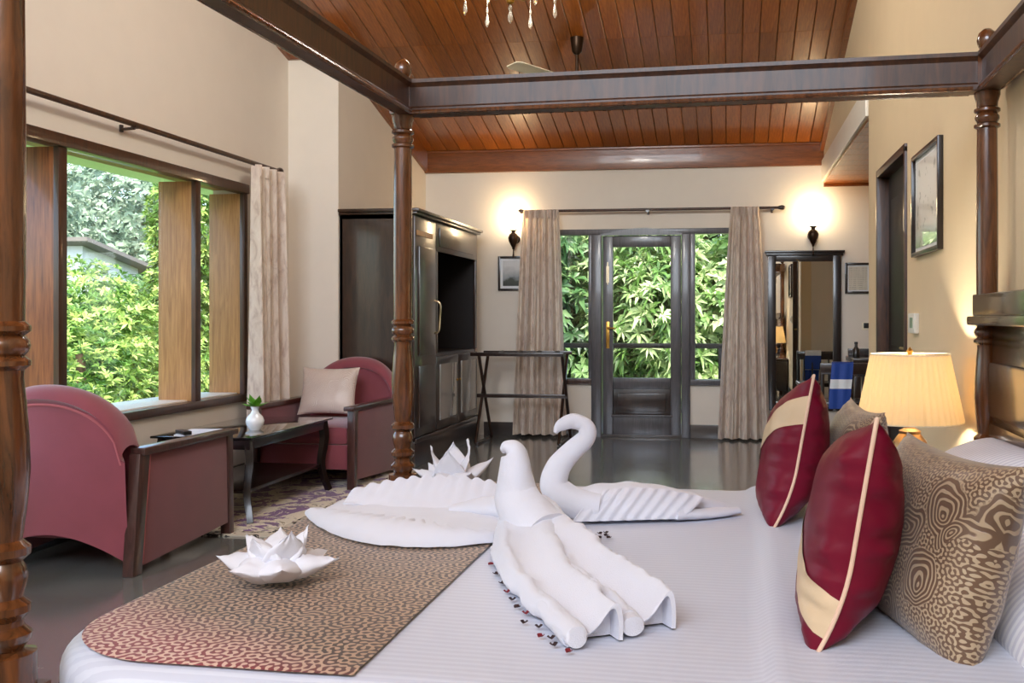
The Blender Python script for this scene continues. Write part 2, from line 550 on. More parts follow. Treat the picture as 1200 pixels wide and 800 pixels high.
def smooth_path(pts, n=8):
    """Catmull-Rom through points (tuples of any length)"""
    P = [np.array(p, float) for p in pts]
    P = [2 * P[0] - P[1]] + P + [2 * P[-1] - P[-2]]
    out = []
    for i in range(1, len(P) - 2):
        for k in range(n):
            t = k / n
            a, b, c, d = P[i - 1], P[i], P[i + 1], P[i + 2]
            out.append(0.5 * ((2 * b) + (c - a) * t + (2 * a - 5 * b + 4 * c - d) * t * t + (-a + 3 * b - 3 * c + d) * t ** 3))
    out.append(P[-2])
    return out

# ------------------------------------------------------------------ room dimensions (metres)
XL, XR, YB, YF = -3.42, 0.88, 9.41, -2.5
XJ, YJ = -3.01, 7.22            # wall step beside the wardrobe
XA, YA, ZA = 1.95, 6.39, 2.44   # desk alcove behind the end of the right wall
YP = 3.5                        # boards beyond this line (towards the camera and behind it) are joined
def zc(y):                      # underside of the boarded ceiling
    return 2.80 + 0.26 * (YB - y)

# floor and outside ground
floor = part('floor', MB().span((XL - 0.25, YF - 0.2, -0.12), (XA + 0.1, YB + 0.16, 0.0)), 'floor_stone'); floor['kind'] = 'structure'
ground = part('ground', MB().span((-80, -40, -3.6), (60, 90, -3.4)), 'soil'); ground['kind'] = 'structure'

# left wall with its long window opening
WY0, WY1, WZ0, WZ1 = 2.55, 6.545, 0.59, 2.10
top = lambda a, b: [(a, WZ1), (b, WZ1), (b, zc(b) + 0.08), (a, zc(a) + 0.08)]
mb = MB()
mb.span((XL - 0.25, YF - 0.2, -0.1), (XL, WY0, WZ1)).span((XL - 0.25, WY1, -0.1), (XL, YB + 0.16, WZ1))
mb.span((XL - 0.25, WY0, -0.1), (XL, WY1, WZ0))
mb.prism(top(YF - 0.2, YB + 0.16), 0, XL - 0.25, XL)
w = part('wall_left', mb, 'wall_paint', smooth=False, fix=True); w['kind'] = 'structure'
mb = MB().prism([(YJ, -0.02), (YB, -0.02), (YB, zc(YB) + 0.06), (YJ, zc(YJ) + 0.06)], 0, XL - 0.01, XJ)
w = part('wall_step', mb, 'wall_paint', smooth=False, fix=True); w['kind'] = 'structure'

# back wall around the garden door and its side lights
DX0, DX1, DZ1 = -1.70, 0.03, 2.02
SILL = 0.53
mb = MB()
mb.span((XL - 0.05, YB, -0.1), (DX0, YB + 0.15, 2.9)).span((DX1, YB, -0.1), (XA + 0.1, YB + 0.15, 2.9))
mb.span((DX0, YB, DZ1), (DX1, YB + 0.15, 2.9))
mb.span((DX0, YB, -0.1), (-1.285, YB + 0.15, SILL)).span((-0.395, YB, -0.1), (DX1, YB + 0.15, SILL))
w = part('wall_back', mb, 'wall_paint', smooth=False); w['kind'] = 'structure'

# right wall with the side door, and the beam above the alcove
RD0, RD1, RDZ = 5.03, 5.985, 2.02
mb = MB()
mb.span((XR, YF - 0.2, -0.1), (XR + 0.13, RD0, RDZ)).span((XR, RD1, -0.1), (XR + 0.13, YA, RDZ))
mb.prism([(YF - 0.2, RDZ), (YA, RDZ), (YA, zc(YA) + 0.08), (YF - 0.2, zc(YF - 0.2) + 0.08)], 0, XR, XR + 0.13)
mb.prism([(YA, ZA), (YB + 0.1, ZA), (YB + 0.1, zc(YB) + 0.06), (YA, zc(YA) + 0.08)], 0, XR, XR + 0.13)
w = part('wall_right', mb, 'wall_paint_lamp_cast', smooth=False); w['kind'] = 'structure'
mb = MB().span((XA, YA - 0.12, -0.1), (XA + 0.12, YB + 0.15, 2.6)).span((XR + 0.13, YA - 0.12, -0.1), (XA, YA, 2.6))
w = part('wall_alcove', mb, 'wall_paint', smooth=False); w['kind'] = 'structure'

# front wall behind the photographer, with a made-up high window for the fill light
FX0, FX1, FZ0, FZ1 = -3.2, 0.7, 3.0, 5.4
mb = MB().span((XL, YF - 0.2, -0.1), (FX0, YF, 6.0)).span((FX1, YF - 0.2, -0.1), (XR, YF, 6.0))
mb.span((FX0, YF - 0.2, FZ1), (FX1, YF, 6.0)).span((FX0, YF - 0.2, -0.1), (FX1, YF, FZ0))
w = part('wall_front', mb, 'wall_paint', smooth=False); w['kind'] = 'structure'
wf = struct('window_4', (-1.25, YF - 0.1, FZ0))
for x in (FX0, -2.23, -1.25, -0.27, FX1):
    part('mullion', MB().box((x, YF - 0.1, (FZ0 + FZ1) / 2), (0.07, 0.08, FZ1 - FZ0)), 'window_wood', wf)
for z in (FZ0 + 0.03, FZ1 - 0.03):
    part('rail', MB().box(((FX0 + FX1) / 2, YF - 0.1, z), (FX1 - FX0, 0.08, 0.07)), 'window_wood', wf)

# ceiling: backing slab, single boards over what can be seen, boards joined beyond
def slope_pt(x, y, d):          # d below the boards' upper face
    return (x, y, zc(y) - d)
ceiling = struct('ceiling', (-1.27, YP, zc(YP)))
mb = MB()
mb.prism([(YB + 0.5, zc(YB + 0.5) + 0.03), (YB + 0.5, zc(YB + 0.5) + 0.16), (YF - 0.5, zc(YF - 0.5) + 0.16), (YF - 0.5, zc(YF - 0.5) + 0.03)], 0, XL - 0.5, XR + 0.4)
part('roof_deck', mb, 'dark_cavity', ceiling, smooth=False)
NC = 33
PW = (XR - XL) / NC
ANG = math.atan(0.26)
def plank_mesh(length, w):
    b = MB()
    t, g = 0.018, 0.005
    hw, hl = w / 2 - 0.002, length / 2 - 0.0004
    b.add([(-hw, -hl, t), (hw, -hl, t), (hw, hl, t), (-hw, hl, t), (-hw, -hl, g), (hw, -hl, g), (hw, hl, g), (-hw, hl, g),
           (-hw + g, -hl + g / 5, 0), (hw - g, -hl + g / 5, 0), (hw - g, hl - g / 5, 0), (-hw + g, hl - g / 5, 0)],
          [(0, 1, 2, 3), (0, 4, 5, 1), (1, 5, 6, 2), (2, 6, 7, 3), (3, 7, 4, 0), (4, 8, 9, 5), (5, 9, 10, 6), (6, 10, 11, 7), (7, 11, 8, 4), (8, 11, 10, 9)])
    me = b.mesh('plank', smooth=False)
    me.materials.append(MATS['ceiling_wood'])
    return me
ROWS = [(YB, 8.50), (8.50, 7.45), (7.45, 6.40), (6.40, 5.35), (5.35, 4.40), (4.40, YP)]
row_mesh = [plank_mesh((a - b_) / math.cos(ANG), PW) for a, b_ in ROWS]
for i in range(NC):
    x = XL + PW * (i + 0.5)
    for (a, b_), me in zip(ROWS, row_mesh):
        ym = (a + b_) / 2
        o = bpy.data.objects.new('plank', me)
        COL.objects.link(o); o.parent = ceiling
        o.location = Vector((x, ym, zc(ym))) - Vector(ceiling.location)
        o.rotation_euler = (-ANG, 0, 0)
mb = MB()
for i in range(NC):
    x = XL + PW * (i + 0.5)
    ym = (YP + YF) / 2
    mb.box((x, ym, zc(ym) + 0.009), (PW - 0.006, (YP - YF) / math.cos(ANG), 0.018), (-ANG, 0, 0))
o = part('rear_planks', mb, 'ceiling_wood', ceiling, smooth=False); o['kind'] = 'stuff'
# cornice boards
mb = MB().box(((XJ + XR) / 2, YB - 0.02, 2.705), (XR - XJ, 0.04, 0.215))
mb.box(((XJ + XR) / 2, YB - 0.028, 2.80), (XR - XJ, 0.056, 0.022))
t1 = part('trim_1', mb, 'ceiling_trim_wood', bevel=0.004); t1['kind'] = 'structure'
def raked(x0, x1, ya, yb):
    return MB().prism([(ya, zc(ya) - 0.2), (yb, zc(yb) - 0.2), (yb, zc(yb) + 0.0), (ya, zc(ya) + 0.0)], 0, x0, x1)
t2 = part('trim_2', raked(XL, XL + 0.03, YF, YJ), 'ceiling_trim_wood', smooth=False); t2['kind'] = 'structure'
t3 = part('trim_3', raked(XJ, XJ + 0.03, YJ - 0.03, YB - 0.04), 'ceiling_trim_wood', smooth=False); t3['kind'] = 'structure'
t4 = part('trim_4', MB().span((XL + 0.03, YJ - 0.03, zc(YJ) - 0.2), (XJ, YJ, zc(YJ))), 'ceiling_trim_wood', smooth=False); t4['kind'] = 'structure'
mb = MB().prism([(YF, zc(YF) - 0.07), (YB - 0.04, zc(YB) - 0.07), (YB - 0.04, zc(YB)), (YF, zc(YF))], 0, XR - 0.035, XR)
t5 = part('trim_5', mb, 'ceiling_trim_wood', smooth=False); t5['kind'] = 'structure'
# white board along the foot of the beam, and the alcove's boarded soffit
t6 = part('trim_6', MB().span((XR - 0.022, YA, ZA + 0.005), (XR, YB - 0.0, ZA + 0.2)), 'white_paint', bevel=0.006); t6['kind'] = 'structure'
soff = struct('ceiling_alcove', ((XR + XA) / 2, (YA + YB) / 2, ZA))
for i in range(11):
    w_ = (YB - YA) / 11
    part('plank', MB().box(((XR + 0.002 + XA) / 2, YA + w_ * (i + 0.5), ZA - 0.008), (XA - XR - 0.004, w_ - 0.008, 0.016)), 'ceiling_wood', soff, smooth=False)
part('edge_board', MB().span((XR, YB - 0.03, ZA - 0.045), (XA, YB, ZA - 0.016)), 'ceiling_trim_wood', soff, smooth=False)

# skirting
mb = MB()
for a, b_ in ((XJ + 0.6, -1.285), (-0.395, XA)):
    mb.span((a, YB - 0.018, 0), (b_, YB, 0.13))
sk = part('baseboard_back', mb, 'grey_stone_skirt', bevel=0.003); sk['kind'] = 'structure'
sk = part('baseboard_left', MB().span((XL, YF, 0), (XL + 0.016, YJ, 0.13)), 'grey_stone_skirt', bevel=0.003); sk['kind'] = 'structure'
sk = part('baseboard_right', MB().span((XR - 0.016, YF, 0), (XR, RD0 - 0.07, 0.13)).span((XR - 0.016, RD1 + 0.07, 0), (XR, YA, 0.13)), 'grey_stone_skirt', bevel=0.003); sk['kind'] = 'structure'

# ------------------------------------------------------------------ left window
win = struct('window_1', (XL, (WY0 + WY1) / 2, WZ0))
part('head', MB().span((XL - 0.05, WY0, WZ1 - 0.06), (XL + 0.03, WY1, WZ1 + 0.005)), 'window_wood', win, bevel=0.004)
part('bottom_rail', MB().span((XL - 0.05, WY0, WZ0 - 0.02), (XL + 0.03, WY1, WZ0 + 0.03)), 'window_wood', win, bevel=0.005)
part('sill', MB().span((XL - 0.40, WY0 + 0.02, WZ0 - 0.015), (XL - 0.05, WY1 - 0.02, WZ0 + 0.037)), 'white_paint', win, bevel=0.004)
part('jamb', MB().span((XL - 0.02, WY1 - 0.05, WZ0), (XL + 0.015, WY1, WZ1)), 'window_wood', win, bevel=0.004)
part('jamb', MB().span((XL - 0.04, WY0, WZ0), (XL + 0.03, WY0 + 0.055, WZ1)), 'window_wood', win, bevel=0.004)
part('jamb_lining', MB().span((XL - 0.262, WY1 - 0.03, WZ0 + 0.03), (XL - 0.02, WY1 - 0.0, WZ1 - 0.06)), 'lining_wood', win, bevel=0.003)
part('head_lining', MB().span((XL - 0.25, WY0, WZ1 - 0.03), (XL - 0.05, WY1, WZ1)), 'lining_wood', win, smooth=False)
part('mullion', MB().span((XL - 0.02, 5.868, WZ0 + 0.02), (XL + 0.012, 5.93, WZ1 - 0.05)), 'window_wood', win, bevel=0.004)
part('mullion_lining', MB().span((XL - 0.25, 5.872, WZ0 + 0.03), (XL - 0.02, 5.91, WZ1 - 0.06)), 'lining_wood', win, bevel=0.003)
part('mullion', MB().span((XL - 0.02, 4.575, WZ0 + 0.02), (XL + 0.012, 4.64, WZ1 - 0.05)), 'window_wood', win, bevel=0.004)
part('mullion_lining', MB().span((XL - 0.25, 4.58, WZ0 + 0.03), (XL - 0.02, 4.615, WZ1 - 0.06)), 'left_lining_wood', win, bevel=0.003)
for k, y in enumerate((3.3,)):
    part('mullion', MB().span((XL - 0.02, y, WZ0 + 0.02), (XL + 0.012, y + 0.065, WZ1 - 0.05)), 'window_wood', win, bevel=0.004)
for a, b_ in ((WY0 + 0.05, 3.3), (3.365, 4.58), (4.615, 5.87), (5.91, WY1 - 0.03)):
    part('pane', MB().span((XL - 0.235, a, WZ0 + 0.037), (XL - 0.231, b_, WZ1 - 0.03)), 'window_glass', win, smooth=False)
eave = part('roof_eave', MB().prism([(XL - 0.80, 2.155), (XL - 0.25, 2.17), (XL - 0.25, 2.20), (XL - 0.80, 2.185)], 1, 1.5, 8.4), 'eave_green', smooth=False)
eave['kind'] = 'structure'

# ------------------------------------------------------------------ garden door with side lights
door = struct('door_1', (-0.83, YB, 0))
FY0, FY1 = YB - 0.02, YB + 0.09
gp = 'grey_door_paint'
part('head', MB().span((DX0, FY0, DZ1 - 0.055), (DX1, FY1, DZ1)), gp, door, bevel=0.005)
for x0, x1 in ((-1.335, -1.235), (-0.46, -0.375)):
    part('post', MB().span((x0, FY0 - 0.01, 0), (x1, FY1, DZ1 - 0.055)), gp, door, bevel=0.006)
part('arched_head', MB().prism([(-1.24, 1.955)] + [(-1.24 + 0.79 * k / 16, 1.975 + 0.05 * math.sin(PI * k / 16) ** 1.5) for k in range(17)] + [(-0.45, 1.955)], 1, YB - 0.035, YB - 0.018), gp, door, smooth=False)
part('threshold', MB().span((-1.24, YB - 0.015, 0.0), (-0.45, YB + 0.12, 0.024)), 'grey_stone_skirt', door, bevel=0.004)
leaf = part('door_leaf', MB().span((-1.225, YB + 0.0, 0.02), (-1.125, YB + 0.05, 1.955)).span((-0.565, YB + 0.0, 0.02), (-0.465, YB + 0.05, 1.955))
            .span((-1.125, YB + 0.0, 1.845), (-0.565, YB + 0.05, 1.955)).span((-1.125, YB + 0.0, 0.47), (-0.565, YB + 0.05, 0.575)).span((-1.125, YB + 0.0, 0.02), (-0.565, YB + 0.05, 0.20)), gp, door, bevel=0.006)
part('pane', MB().span((-1.13, YB + 0.022, 0.57), (-0.56, YB + 0.026, 1.85)), 'window_glass', leaf, smooth=False)
part('panel', MB().span((-1.125, YB + 0.02, 0.2), (-0.565, YB + 0.035, 0.47)).span((-1.08, YB + 0.006, 0.245), (-0.61, YB + 0.03, 0.425)), 'dark_wood', leaf, bevel=0.01)
part('bottom_moulding', MB().box((-0.845, YB - 0.006, 0.205), (0.60, 0.02, 0.025)), gp, leaf, bevel=0.004)
h = part('lock_plate', MB().span((-1.192, YB - 0.006, 0.86), (-1.158, YB + 0.002, 1.12)), 'brass', leaf, bevel=0.002)
part('handle', MB().tube([(-1.175, YB - 0.0, 1.06), (-1.175, YB - 0.045, 1.06), (-1.10, YB - 0.05, 1.055)], 0.009, 8), 'brass', leaf)
part('bolt', MB().span((-1.187, YB - 0.014, 1.50), (-1.163, YB + 0.002, 1.66)).tube([(-1.175, YB - 0.016, 1.48), (-1.175, YB - 0.016, 1.70)], 0.006, 8), 'pale_metal', leaf)
for k, (x0, x1) in enumerate(((DX0, -1.335), (-0.375, DX1))):
    wn_ = struct('window_%d' % (k + 2), ((x0 + x1) / 2, YB, SILL))
    part('frame', MB().span((x0, FY0, SILL), (x0 + 0.045, FY1, DZ1 - 0.055)).span((x1 - 0.03, FY0, SILL), (x1, FY1, DZ1 - 0.055)), gp, wn_, bevel=0.004)
    part('sill', MB().span((x0, FY0 - 0.02, SILL - 0.02), (x1, FY1 + 0.02, SILL + 0.035)), 'window_wood' if k == 0 else gp, wn_, bevel=0.004)
    part('pane', MB().span((x0 + 0.03, YB + 0.03, SILL + 0.02), (x1 - 0.02, YB + 0.034, DZ1 - 0.05)), 'window_glass', wn_, smooth=False)

# side door in the right wall
d2 = struct('door_2', (XR, (RD0 + RD1) / 2, 0))
part('frame', MB().span((XR - 0.014, RD0, 0), (XR + 0.13, RD0 + 0.035, RDZ)).span((XR - 0.014, RD1 - 0.035, 0), (XR + 0.13, RD1, RDZ)).span((XR - 0.014, RD0, RDZ - 0.03), (XR + 0.13, RD1, RDZ + 0.012)), 'bed_wood', d2, bevel=0.003)
lf = part('door_leaf', MB().span((XR + 0.055, RD0 + 0.035, 0.01), (XR + 0.095, RD1 - 0.035, RDZ - 0.03)), 'dark_cavity', d2, smooth=False)
for za, zb in ((0.18, 0.86), (1.0, 1.84)):
    part('panel', MB().span((XR + 0.045, RD0 + 0.17, za), (XR + 0.06, RD1 - 0.17, zb)), 'dark_cavity', lf, bevel=0.006)
part('handle', MB().tube([(XR + 0.06, RD0 + 0.12, 1.0), (XR + 0.01, RD0 + 0.12, 1.0), (XR + 0.005, RD0 + 0.22, 1.0)], 0.009, 8), 'brass', lf)

# ------------------------------------------------------------------ outside: balcony, greenery, far house
bal = part('balcony', MB().span((-4.5, YB + 0.15, -0.2), (2.5, 11.05, -0.04)), 'slab_grey', smooth=False); bal['kind'] = 'structure'
rl = thing('balcony_railing', (-1, 10.9, -0.04), 'dark metal balcony railing running behind the glass garden door', 'railing')
part('top_rail', MB().box((-1, 10.9, 0.845), (7, 0.06, 0.055)), 'rail_dark', rl, bevel=0.008)
part('lower_rail', MB().box((-1, 10.9, 0.12), (7, 0.04, 0.04)), 'rail_dark', rl, bevel=0.006)
for x in (-4.2, -3.05, -1.9, 0.25 - 0.33, 1.4, 2.3):
    part('post', MB().box((x, 10.9, 0.40), (0.09, 0.06, 0.88)), 'rail_dark', rl, bevel=0.006)

def foliage(name, centers, n, leaf_len, width, mat, per=8, droop=0.35, flat=1.0, parent=None, tint=(0.0, 1.0), seed=1):
    """clusters of pointed leaves on the shells of several ellipsoids: one mesh of many leaves"""
    g = np.random.default_rng(seed)
    C = np.array([c[:3] for c in centers], float); RR = np.array([c[3:6] for c in centers], float)
    vol = (RR[:, 0] * RR[:, 1] * RR[:, 2]) ** (2 / 3)
    idx = g.choice(len(C), n, p=vol / vol.sum())
    d = g.normal(size=(n, 3)); d /= np.linalg.norm(d, axis=1)[:, None]
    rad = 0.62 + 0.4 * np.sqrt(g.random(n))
    pos = C[idx] + d * RR[idx] * rad[:, None]
    axis = d * np.array([1, 1, 0.7]) + np.array([0, 0, 0.5]) + 0.4 * g.normal(size=(n, 3))
    axis /= np.linalg.norm(axis, axis=1)[:, None]
    ref = np.where(np.abs(axis[:, 2:3]) > 0.9, np.array([[1.0, 0, 0]]), np.array([[0, 0, 1.0]]))
    a = np.cross(axis, ref); a /= np.linalg.norm(a, axis=1)[:, None]
    b = np.cross(axis, a)
    base_t = g.random(n) * 0.75 - 0.08 + 0.35 * (rad - 0.62) / 0.4  # darker towards the crown's inside: shade between leaves put into the tint
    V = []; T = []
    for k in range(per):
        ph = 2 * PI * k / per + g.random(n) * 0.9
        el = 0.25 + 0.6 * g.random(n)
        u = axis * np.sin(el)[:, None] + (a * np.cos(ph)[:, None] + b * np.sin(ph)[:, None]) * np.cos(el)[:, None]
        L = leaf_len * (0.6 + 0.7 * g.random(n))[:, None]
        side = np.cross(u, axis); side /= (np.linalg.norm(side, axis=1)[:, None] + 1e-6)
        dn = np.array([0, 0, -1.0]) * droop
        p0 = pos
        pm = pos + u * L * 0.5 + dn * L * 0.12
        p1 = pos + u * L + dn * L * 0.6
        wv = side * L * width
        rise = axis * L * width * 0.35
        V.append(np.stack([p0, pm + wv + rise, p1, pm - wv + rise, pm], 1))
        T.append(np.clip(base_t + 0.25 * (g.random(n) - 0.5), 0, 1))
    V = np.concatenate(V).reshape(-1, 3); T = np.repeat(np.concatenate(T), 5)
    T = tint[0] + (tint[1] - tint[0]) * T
    nl = len(V) // 5
    q = np.array([[0, 1, 4], [1, 2, 4], [0, 4, 3], [4, 2, 3]])
    F = (np.arange(nl)[:, None, None] * 5 + q[None]).reshape(-1, 3)
    o = Vector((0, 0, 0)) if parent is None else origin_of(parent)
    V = V - np.array(o)
    me = bpy.data.meshes.new(name)
    me.vertices.add(len(V)); me.vertices.foreach_set('co', V.ravel())
    me.loops.add(len(F) * 3); me.loops.foreach_set('vertex_index', F.ravel().astype(np.int32))
    me.polygons.add(len(F)); me.polygons.foreach_set('loop_start', np.arange(0, len(F) * 3, 3, dtype=np.int32))
    me.update(calc_edges=True)
    at = me.attributes.new('tint', 'FLOAT', 'POINT'); at.data.foreach_set('value', T.astype(np.float32))
    me.materials.append(MATS[mat])
    ob = bpy.data.objects.new(name, me); COL.objects.link(ob); ob.parent = parent
    ob['kind'] = 'stuff'
    return ob

def tree(loc, label, centers, n, leaf_len, width, mat, trunk_r=0.12, seed=1, name='tree', cat='tree', group=None, **kw):
    t = thing(name, loc, label, cat, group=group)
    foliage('foliage', centers, n, leaf_len, width, mat, parent=t, seed=seed, **kw)
    zt = max(c[2] for c in centers) - 0.3
    mb = MB().tube(smooth_path([(loc[0], loc[1], loc[2]), (loc[0] + 0.1, loc[1] - 0.05, (loc[2] + zt) / 2), (loc[0], loc[1], zt)], 5), [trunk_r * (1 - 0.06 * k) for k in range(11)], 8)
    for c in centers:
        mb.tube([(loc[0], loc[1], max(loc[2] + 0.5, c[2] - 1.6)), (c[0], c[1], c[2])], [trunk_r * 0.5, trunk_r * 0.2], 6)
    part('trunk', mb, 'bark', t)
    return t

GZ = -3.4
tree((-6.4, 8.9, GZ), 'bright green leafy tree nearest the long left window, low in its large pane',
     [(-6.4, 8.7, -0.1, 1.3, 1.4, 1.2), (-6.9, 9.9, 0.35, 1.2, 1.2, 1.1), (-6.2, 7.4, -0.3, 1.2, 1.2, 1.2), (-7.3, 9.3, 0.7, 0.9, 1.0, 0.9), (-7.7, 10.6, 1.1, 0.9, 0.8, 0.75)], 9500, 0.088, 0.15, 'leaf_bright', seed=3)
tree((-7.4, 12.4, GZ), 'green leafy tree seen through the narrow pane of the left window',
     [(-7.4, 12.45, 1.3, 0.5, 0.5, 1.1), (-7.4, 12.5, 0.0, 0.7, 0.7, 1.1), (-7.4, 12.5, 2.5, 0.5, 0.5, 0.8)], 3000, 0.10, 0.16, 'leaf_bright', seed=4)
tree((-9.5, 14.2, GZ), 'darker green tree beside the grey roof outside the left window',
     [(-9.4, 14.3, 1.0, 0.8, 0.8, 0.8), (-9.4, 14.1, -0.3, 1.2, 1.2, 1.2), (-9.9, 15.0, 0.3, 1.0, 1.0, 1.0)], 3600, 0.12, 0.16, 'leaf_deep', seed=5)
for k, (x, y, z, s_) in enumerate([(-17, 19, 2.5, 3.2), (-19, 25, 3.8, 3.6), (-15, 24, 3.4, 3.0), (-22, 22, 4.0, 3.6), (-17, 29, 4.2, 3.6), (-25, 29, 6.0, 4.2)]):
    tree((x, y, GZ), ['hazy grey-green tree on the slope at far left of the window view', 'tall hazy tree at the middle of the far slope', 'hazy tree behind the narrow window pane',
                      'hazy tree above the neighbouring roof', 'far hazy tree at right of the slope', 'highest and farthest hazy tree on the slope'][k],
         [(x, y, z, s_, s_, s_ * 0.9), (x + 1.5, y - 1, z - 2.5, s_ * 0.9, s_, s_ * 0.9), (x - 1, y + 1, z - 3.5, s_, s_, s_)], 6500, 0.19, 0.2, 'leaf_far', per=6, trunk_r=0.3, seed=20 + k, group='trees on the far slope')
hs = thing('house', (-12.1, 16.3, GZ), 'neighbouring house with white wall and grey sloping roof beyond the left window', 'house')
part('wall', MB().prism([(15.5, GZ), (17.1, GZ), (17.1, 2.10), (15.5, 2.42)], 0, -13.4, -11.1), 'house_wall', hs, smooth=False)
part('roof', MB().prism([(15.2, 2.46), (17.4, 2.02), (17.4, 2.09), (15.2, 2.53)], 0, -13.7, -10.8), 'roof_grey', hs, smooth=False)

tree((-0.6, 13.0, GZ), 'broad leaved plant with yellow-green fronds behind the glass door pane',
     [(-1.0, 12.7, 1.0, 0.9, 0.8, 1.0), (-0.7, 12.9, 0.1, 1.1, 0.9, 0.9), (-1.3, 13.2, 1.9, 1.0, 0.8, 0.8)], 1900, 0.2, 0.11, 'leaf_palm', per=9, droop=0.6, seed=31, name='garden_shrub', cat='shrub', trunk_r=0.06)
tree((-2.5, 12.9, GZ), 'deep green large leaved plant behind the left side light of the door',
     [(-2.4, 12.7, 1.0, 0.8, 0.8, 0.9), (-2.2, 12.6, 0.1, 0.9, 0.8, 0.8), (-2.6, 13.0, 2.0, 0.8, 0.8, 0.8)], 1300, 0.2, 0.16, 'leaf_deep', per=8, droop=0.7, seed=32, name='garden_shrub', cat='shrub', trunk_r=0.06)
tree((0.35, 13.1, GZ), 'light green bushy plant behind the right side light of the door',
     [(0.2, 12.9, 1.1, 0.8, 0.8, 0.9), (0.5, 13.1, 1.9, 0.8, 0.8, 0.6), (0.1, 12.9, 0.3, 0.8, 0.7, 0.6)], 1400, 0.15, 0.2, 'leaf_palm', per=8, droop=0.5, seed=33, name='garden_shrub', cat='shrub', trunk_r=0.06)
for k, (x, y) in enumerate([(-3.6, 15.2), (-1.2, 15.6), (1.1, 15.4)]):
    tree((x, y, GZ), ['dark tree behind the garden plants, at the left of the door view', 'dark tree behind the garden plants, in the middle of the door view', 'dark tree behind the garden plants, at the right of the door view'][k],
         [(x, y, 2.2, 1.5, 1.0, 1.6), (x + 0.3, y, 0.2, 1.5, 1.0, 1.5), (x - 0.3, y + 0.3, -1.2, 1.5, 1.0, 1.3)], 2200, 0.24, 0.2, 'leaf_deep', seed=40 + k, group='trees behind the garden plants')

# ------------------------------------------------------------------ four-poster bed
NLp, U_, V_ = Vector((-1.203, 1.479, 0)), Vector((1.981, -0.105, 0)), Vector((0.041, 1.89, 0))
def B(a, b, z=0.0):
    p = NLp + U_ * a + V_ * b
    return Vector((p.x, p.y, z))
uh, vh = U_.normalized(), V_.normalized()
bed = thing('four_poster_bed', B(0.5, 0.5, 0), 'dark wooden four poster bed with turned posts and open canopy rails', 'bed')
PROF = [(0.050, 0.52), (0.050, 0.60), (0.030, 0.606), (0.042, 0.622), (0.043, 0.632), (0.030, 0.645), (0.030, 0.655), (0.041, 0.668), (0.041, 0.680), (0.029, 0.692),
        (0.034, 0.71), (0.037, 0.725), (0.034, 0.742), (0.028, 0.752), (0.041, 0.764), (0.041, 0.776), (0.028, 0.788), (0.030, 0.80), (0.036, 0.85), (0.040, 0.905), (0.0385, 0.96),
        (0.034, 1.02), (0.030, 1.06), (0.031, 1.072), (0.041, 1.080), (0.041, 1.088), (0.031, 1.096), (0.038, 1.104), (0.0405, 1.113), (0.038, 1.122), (0.031, 1.130),
        (0.041, 1.138), (0.041, 1.146), (0.032, 1.154), (0.032, 1.17), (0.0335, 1.35), (0.033, 1.55), (0.031, 1.765), (0.040, 1.770), (0.040, 1.778), (0.031, 1.784), (0.0375, 1.796),
        (0.0375, 1.804), (0.031, 1.814), (0.040, 1.820), (0.040, 1.828), (0.032, 1.834), (0.033, 1.85), (0.040, 1.872), (0.040, 1.885)]
for a, b in ((0, 0), (0, 1), (1, 1), (1, 0)):
    p = B(a, b)
    po = part('post', MB().lathe(PROF, 28, (p.x, p.y, 0)).box((p.x, p.y, 0.27), (0.1, 0.1, 0.54)).box((p.x, p.y, 1.945), (0.075, 0.075, 0.12)), 'post_wood', bed)
    part('finial', MB().lathe([(0.028, 1.995), (0.030, 2.005), (0.018, 2.012), (0.028, 2.032), (0.032, 2.05), (0.026, 2.072), (0.012, 2.085), (0.0, 2.088)], 20, (p.x, p.y, 0)), 'post_wood', po)
RS = [(0.030, 1.882), (0.034, 1.886), (0.034, 1.902), (0.024, 1.910), (0.024, 1.978), (0.030, 1.986), (0.037, 1.992), (0.037, 2.005)]
def canopy_rail(p, q, inset=0.0, thin=1.0):
    d = (q - p).normalized(); s = Vector((d.y, -d.x, 0))
    p = p + s * inset; q = q + s * inset
    sec = [(o * thin, z) for o, z in RS] + [(-o * thin, z) for o, z in reversed(RS)]
    vs = [Vector((e.x, e.y, 0)) + s * o + Vector((0, 0, z)) for e in (p, q) for o, z in sec]
    n = len(sec)
    return MB().add(vs, [(i, (i + 1) % n, n + (i + 1) % n, n + i) for i in range(n)] + [tuple(range(n)), tuple(range(2 * n - 1, n - 1, -1))])
for (a, b), (c_, d_) in (((0, 0), (0, 1)), ((0, 1), (1, 1)), ((1, 1), (1, 0)), ((0, 0), (1, 0))):
    left = a == 0 and c_ == 0
    cr = part('canopy_rail', canopy_rail(B(a, b), B(c_, d_), 0.018 if left else 0.0, 0.75 if left else 1.0), 'bed_wood', bed, angle=25)
    d = (B(c_, d_) - B(a, b)).normalized(); s_ = Vector((d.y, -d.x, 0))
    o1 = 0.018 if left else 0.0; o2 = 0.026 if left else 0.034
    for k_, e_ in enumerate((-1, 1)):
        off_ = s_ * (o1 + e_ * o2) + Vector((0, 0, 1.888))
        part('bead', MB().tube([B(a, b) + d * 0.05 + off_, B(c_, d_) - d * 0.05 + off_], 0.008, 8), 'post_wood', cr)
def plank_between(p, q, th, z0, z1):
    d = (q - p); L = d.length
    c_ = (p + q) / 2
    return MB().box((c_.x, c_.y, (z0 + z1) / 2), (L, th, z1 - z0), (0, 0, math.atan2(d.y, d.x)))
part('side_rail', plank_between(B(0.02, 0), B(0.98, 0), 0.04, 0.2, 0.42), 'bed_wood', bed, bevel=0.006)
part('side_rail', plank_between(B(0.02, 1), B(0.98, 1), 0.04, 0.2, 0.42), 'bed_wood', bed, bevel=0.006)
